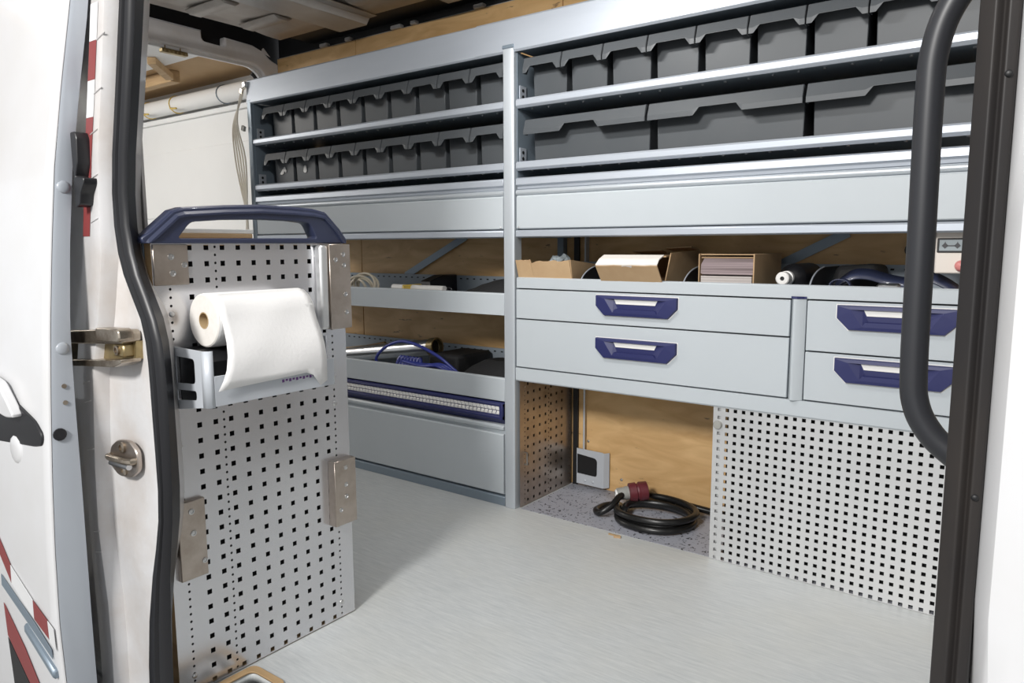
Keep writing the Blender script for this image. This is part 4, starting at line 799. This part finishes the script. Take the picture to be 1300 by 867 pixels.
obj('shade_insert', MB().box(XP+.0006, .226, -1.275, -1.273, .628, .728).box(XP+.0006, XP+.0026, -1.275, -1.006, .628, .728), 'rubber', HO)  # black sheets added as the shade seen through the holder windows
obj('fixing_tab', MB().box(XP+.0006, .142, -1.2955, -1.294, .625, .738), 'holder', HO)
tx = MB()
for k in range(13): tx.box(.2535, .2539, -1.135+k*.0085, -1.1295+k*.0085, .656+.002*(k % 2), .662)
po_ = obj('print_mark', tx, 'purple_ink', HO); po_['kind'] = 'stuff'
obj('holder_screw', dome((.128, -1.2985, .70), (0, -1, 0), .005), 'steel', sp_, smooth=True)

# ------------------------------------------------------------------ near side rack behind the partition, long goods on it
NR = thing('side_rack', 'low rack behind the perforated partition on the door side', 'rack', (-.55, -1.08, 0))
obj('rack_top', MB().box(-1.25, .084, -1.28, -.86, .936, .941), 'slate', NR)
for x in (-1.25, .060): obj('rack_post', MB().box(x, x+.024, -1.285, -1.262, 0, .936).box(x, x+.024, -.882, -.858, 0, .936), 'slate', NR)
obj('rack_shelf', MB().box(-1.25, .084, -1.28, -.86, .40, .404), 'slate', NR)
for k, (y0, y1, lab, m) in enumerate(((-1.24, -.95, 'brown board lowest of the stack on the low rack', 'card'), (-1.235, -.96, 'brown board in the middle of the stack on the low rack', 'card'), (-1.25, -.93, 'white board topmost of the stack on the low rack', 'white_plastic'))):
    tag(obj('board', MB().prism([(-1.2+.01*k, -1.27), (-.045-.006*k, -1.27), (-.05-.004*k, -.985+.006*k), (-.10, -.955), (-1.2, -.955)], 2, .9412+.0103*k, .9513+.0103*k), m, None, bevel=.001), lab, 'board')

# ------------------------------------------------------------------ grab handle on the front door post
GH = thing('grab_handle', 'long black tubular grab handle beside the front door post', 'handle', (1.43, -1.28, .93))
gpts = smoothpath([(1.462, -1.28, .728), (1.444, -1.28, .740), (1.425, -1.28, .757), (1.4115, -1.28, .782), (1.4075, -1.28, .82), (1.4065, -1.28, .94), (1.4055, -1.28, 1.06), (1.4075, -1.28, 1.10), (1.416, -1.28, 1.130), (1.432, -1.28, 1.152), (1.462, -1.28, 1.165)], 6)
obj('tube', MB().tube(gpts, .0118, 16), 'grab', GH, smooth=True)
for z in (.728, 1.165): obj('mount', MB().lathe([(.018, 0), (.018, .004), (.013, .008)], (1.462, -1.28, z), (-1, 0, 0), 16), 'grab', GH, smooth=True)

# ------------------------------------------------------------------ cables hanging at the rear end of the rack
HC = thing('hanging_cables', 'cream cables hanging from the end of the top panel', 'cables', (-1.52, -.012, 1.1))
for k in range(5):
    a = .012*k
    obj('strand', MB().tube(smoothpath([(-1.484+.003*k, -.016, 1.655-.004*k), (-1.497-.004*k, -.02, 1.60), (-1.530+a*1.2-.03, -.03-.004*k, 1.48), (-1.548+a*1.6-.01, -.03, 1.34), (-1.525+a, -.03, 1.20), (-1.485+a*.3-.005*k, -.03, 1.06), (-1.489-.004*k, -.03, .92)]), .0038, 7), 'clear_cable', HC, smooth=True)
obj('cable_tag', MB().prism([(-1.508, 1.620), (-1.492, 1.612), (-1.484, 1.630), (-1.500, 1.638)], 1, -.026, -.016), 'oily_steel', HC)
obj('cable_tag', MB().prism([(-1.506, 1.456), (-1.488, 1.448), (-1.482, 1.468), (-1.498, 1.476)], 1, -.028, -.016), 'plug_grey', HC)

# ------------------------------------------------------------------ load space lamp on the roof between the door and the rack
CL = thing('ceiling_lamp', 'white lamp bar under the van roof in front of the shelving', 'lamp', (.30, -.95, 1.84))
obj('lamp_housing', MB().prism([(-1.00, 1.862), (-.90, 1.862), (-.90, 1.856), (-.935, 1.828), (-.965, 1.820), (-1.00, 1.835)], 0, .16, .44), 'white_plastic', CL, bevel=.003)
lm = bpy.data.lights.new('load_lamp', 'AREA'); lm.shape = 'RECTANGLE'; lm.size = .26; lm.size_y = .05; lm.energy = 10.5; lm.color = (1.0, .985, .96)
lo = bpy.data.objects.new('load_lamp', lm); COL.objects.link(lo); lo.parent = CL; lo.matrix_parent_inverse = Matrix.Translation(-Vector(CL.location))
lo.location = (.30, -.890, 1.832); lo.rotation_euler = (Vector((.25, 0, 1.20))-Vector((.30, -.890, 1.832))).to_track_quat('-Z', 'Y').to_euler()
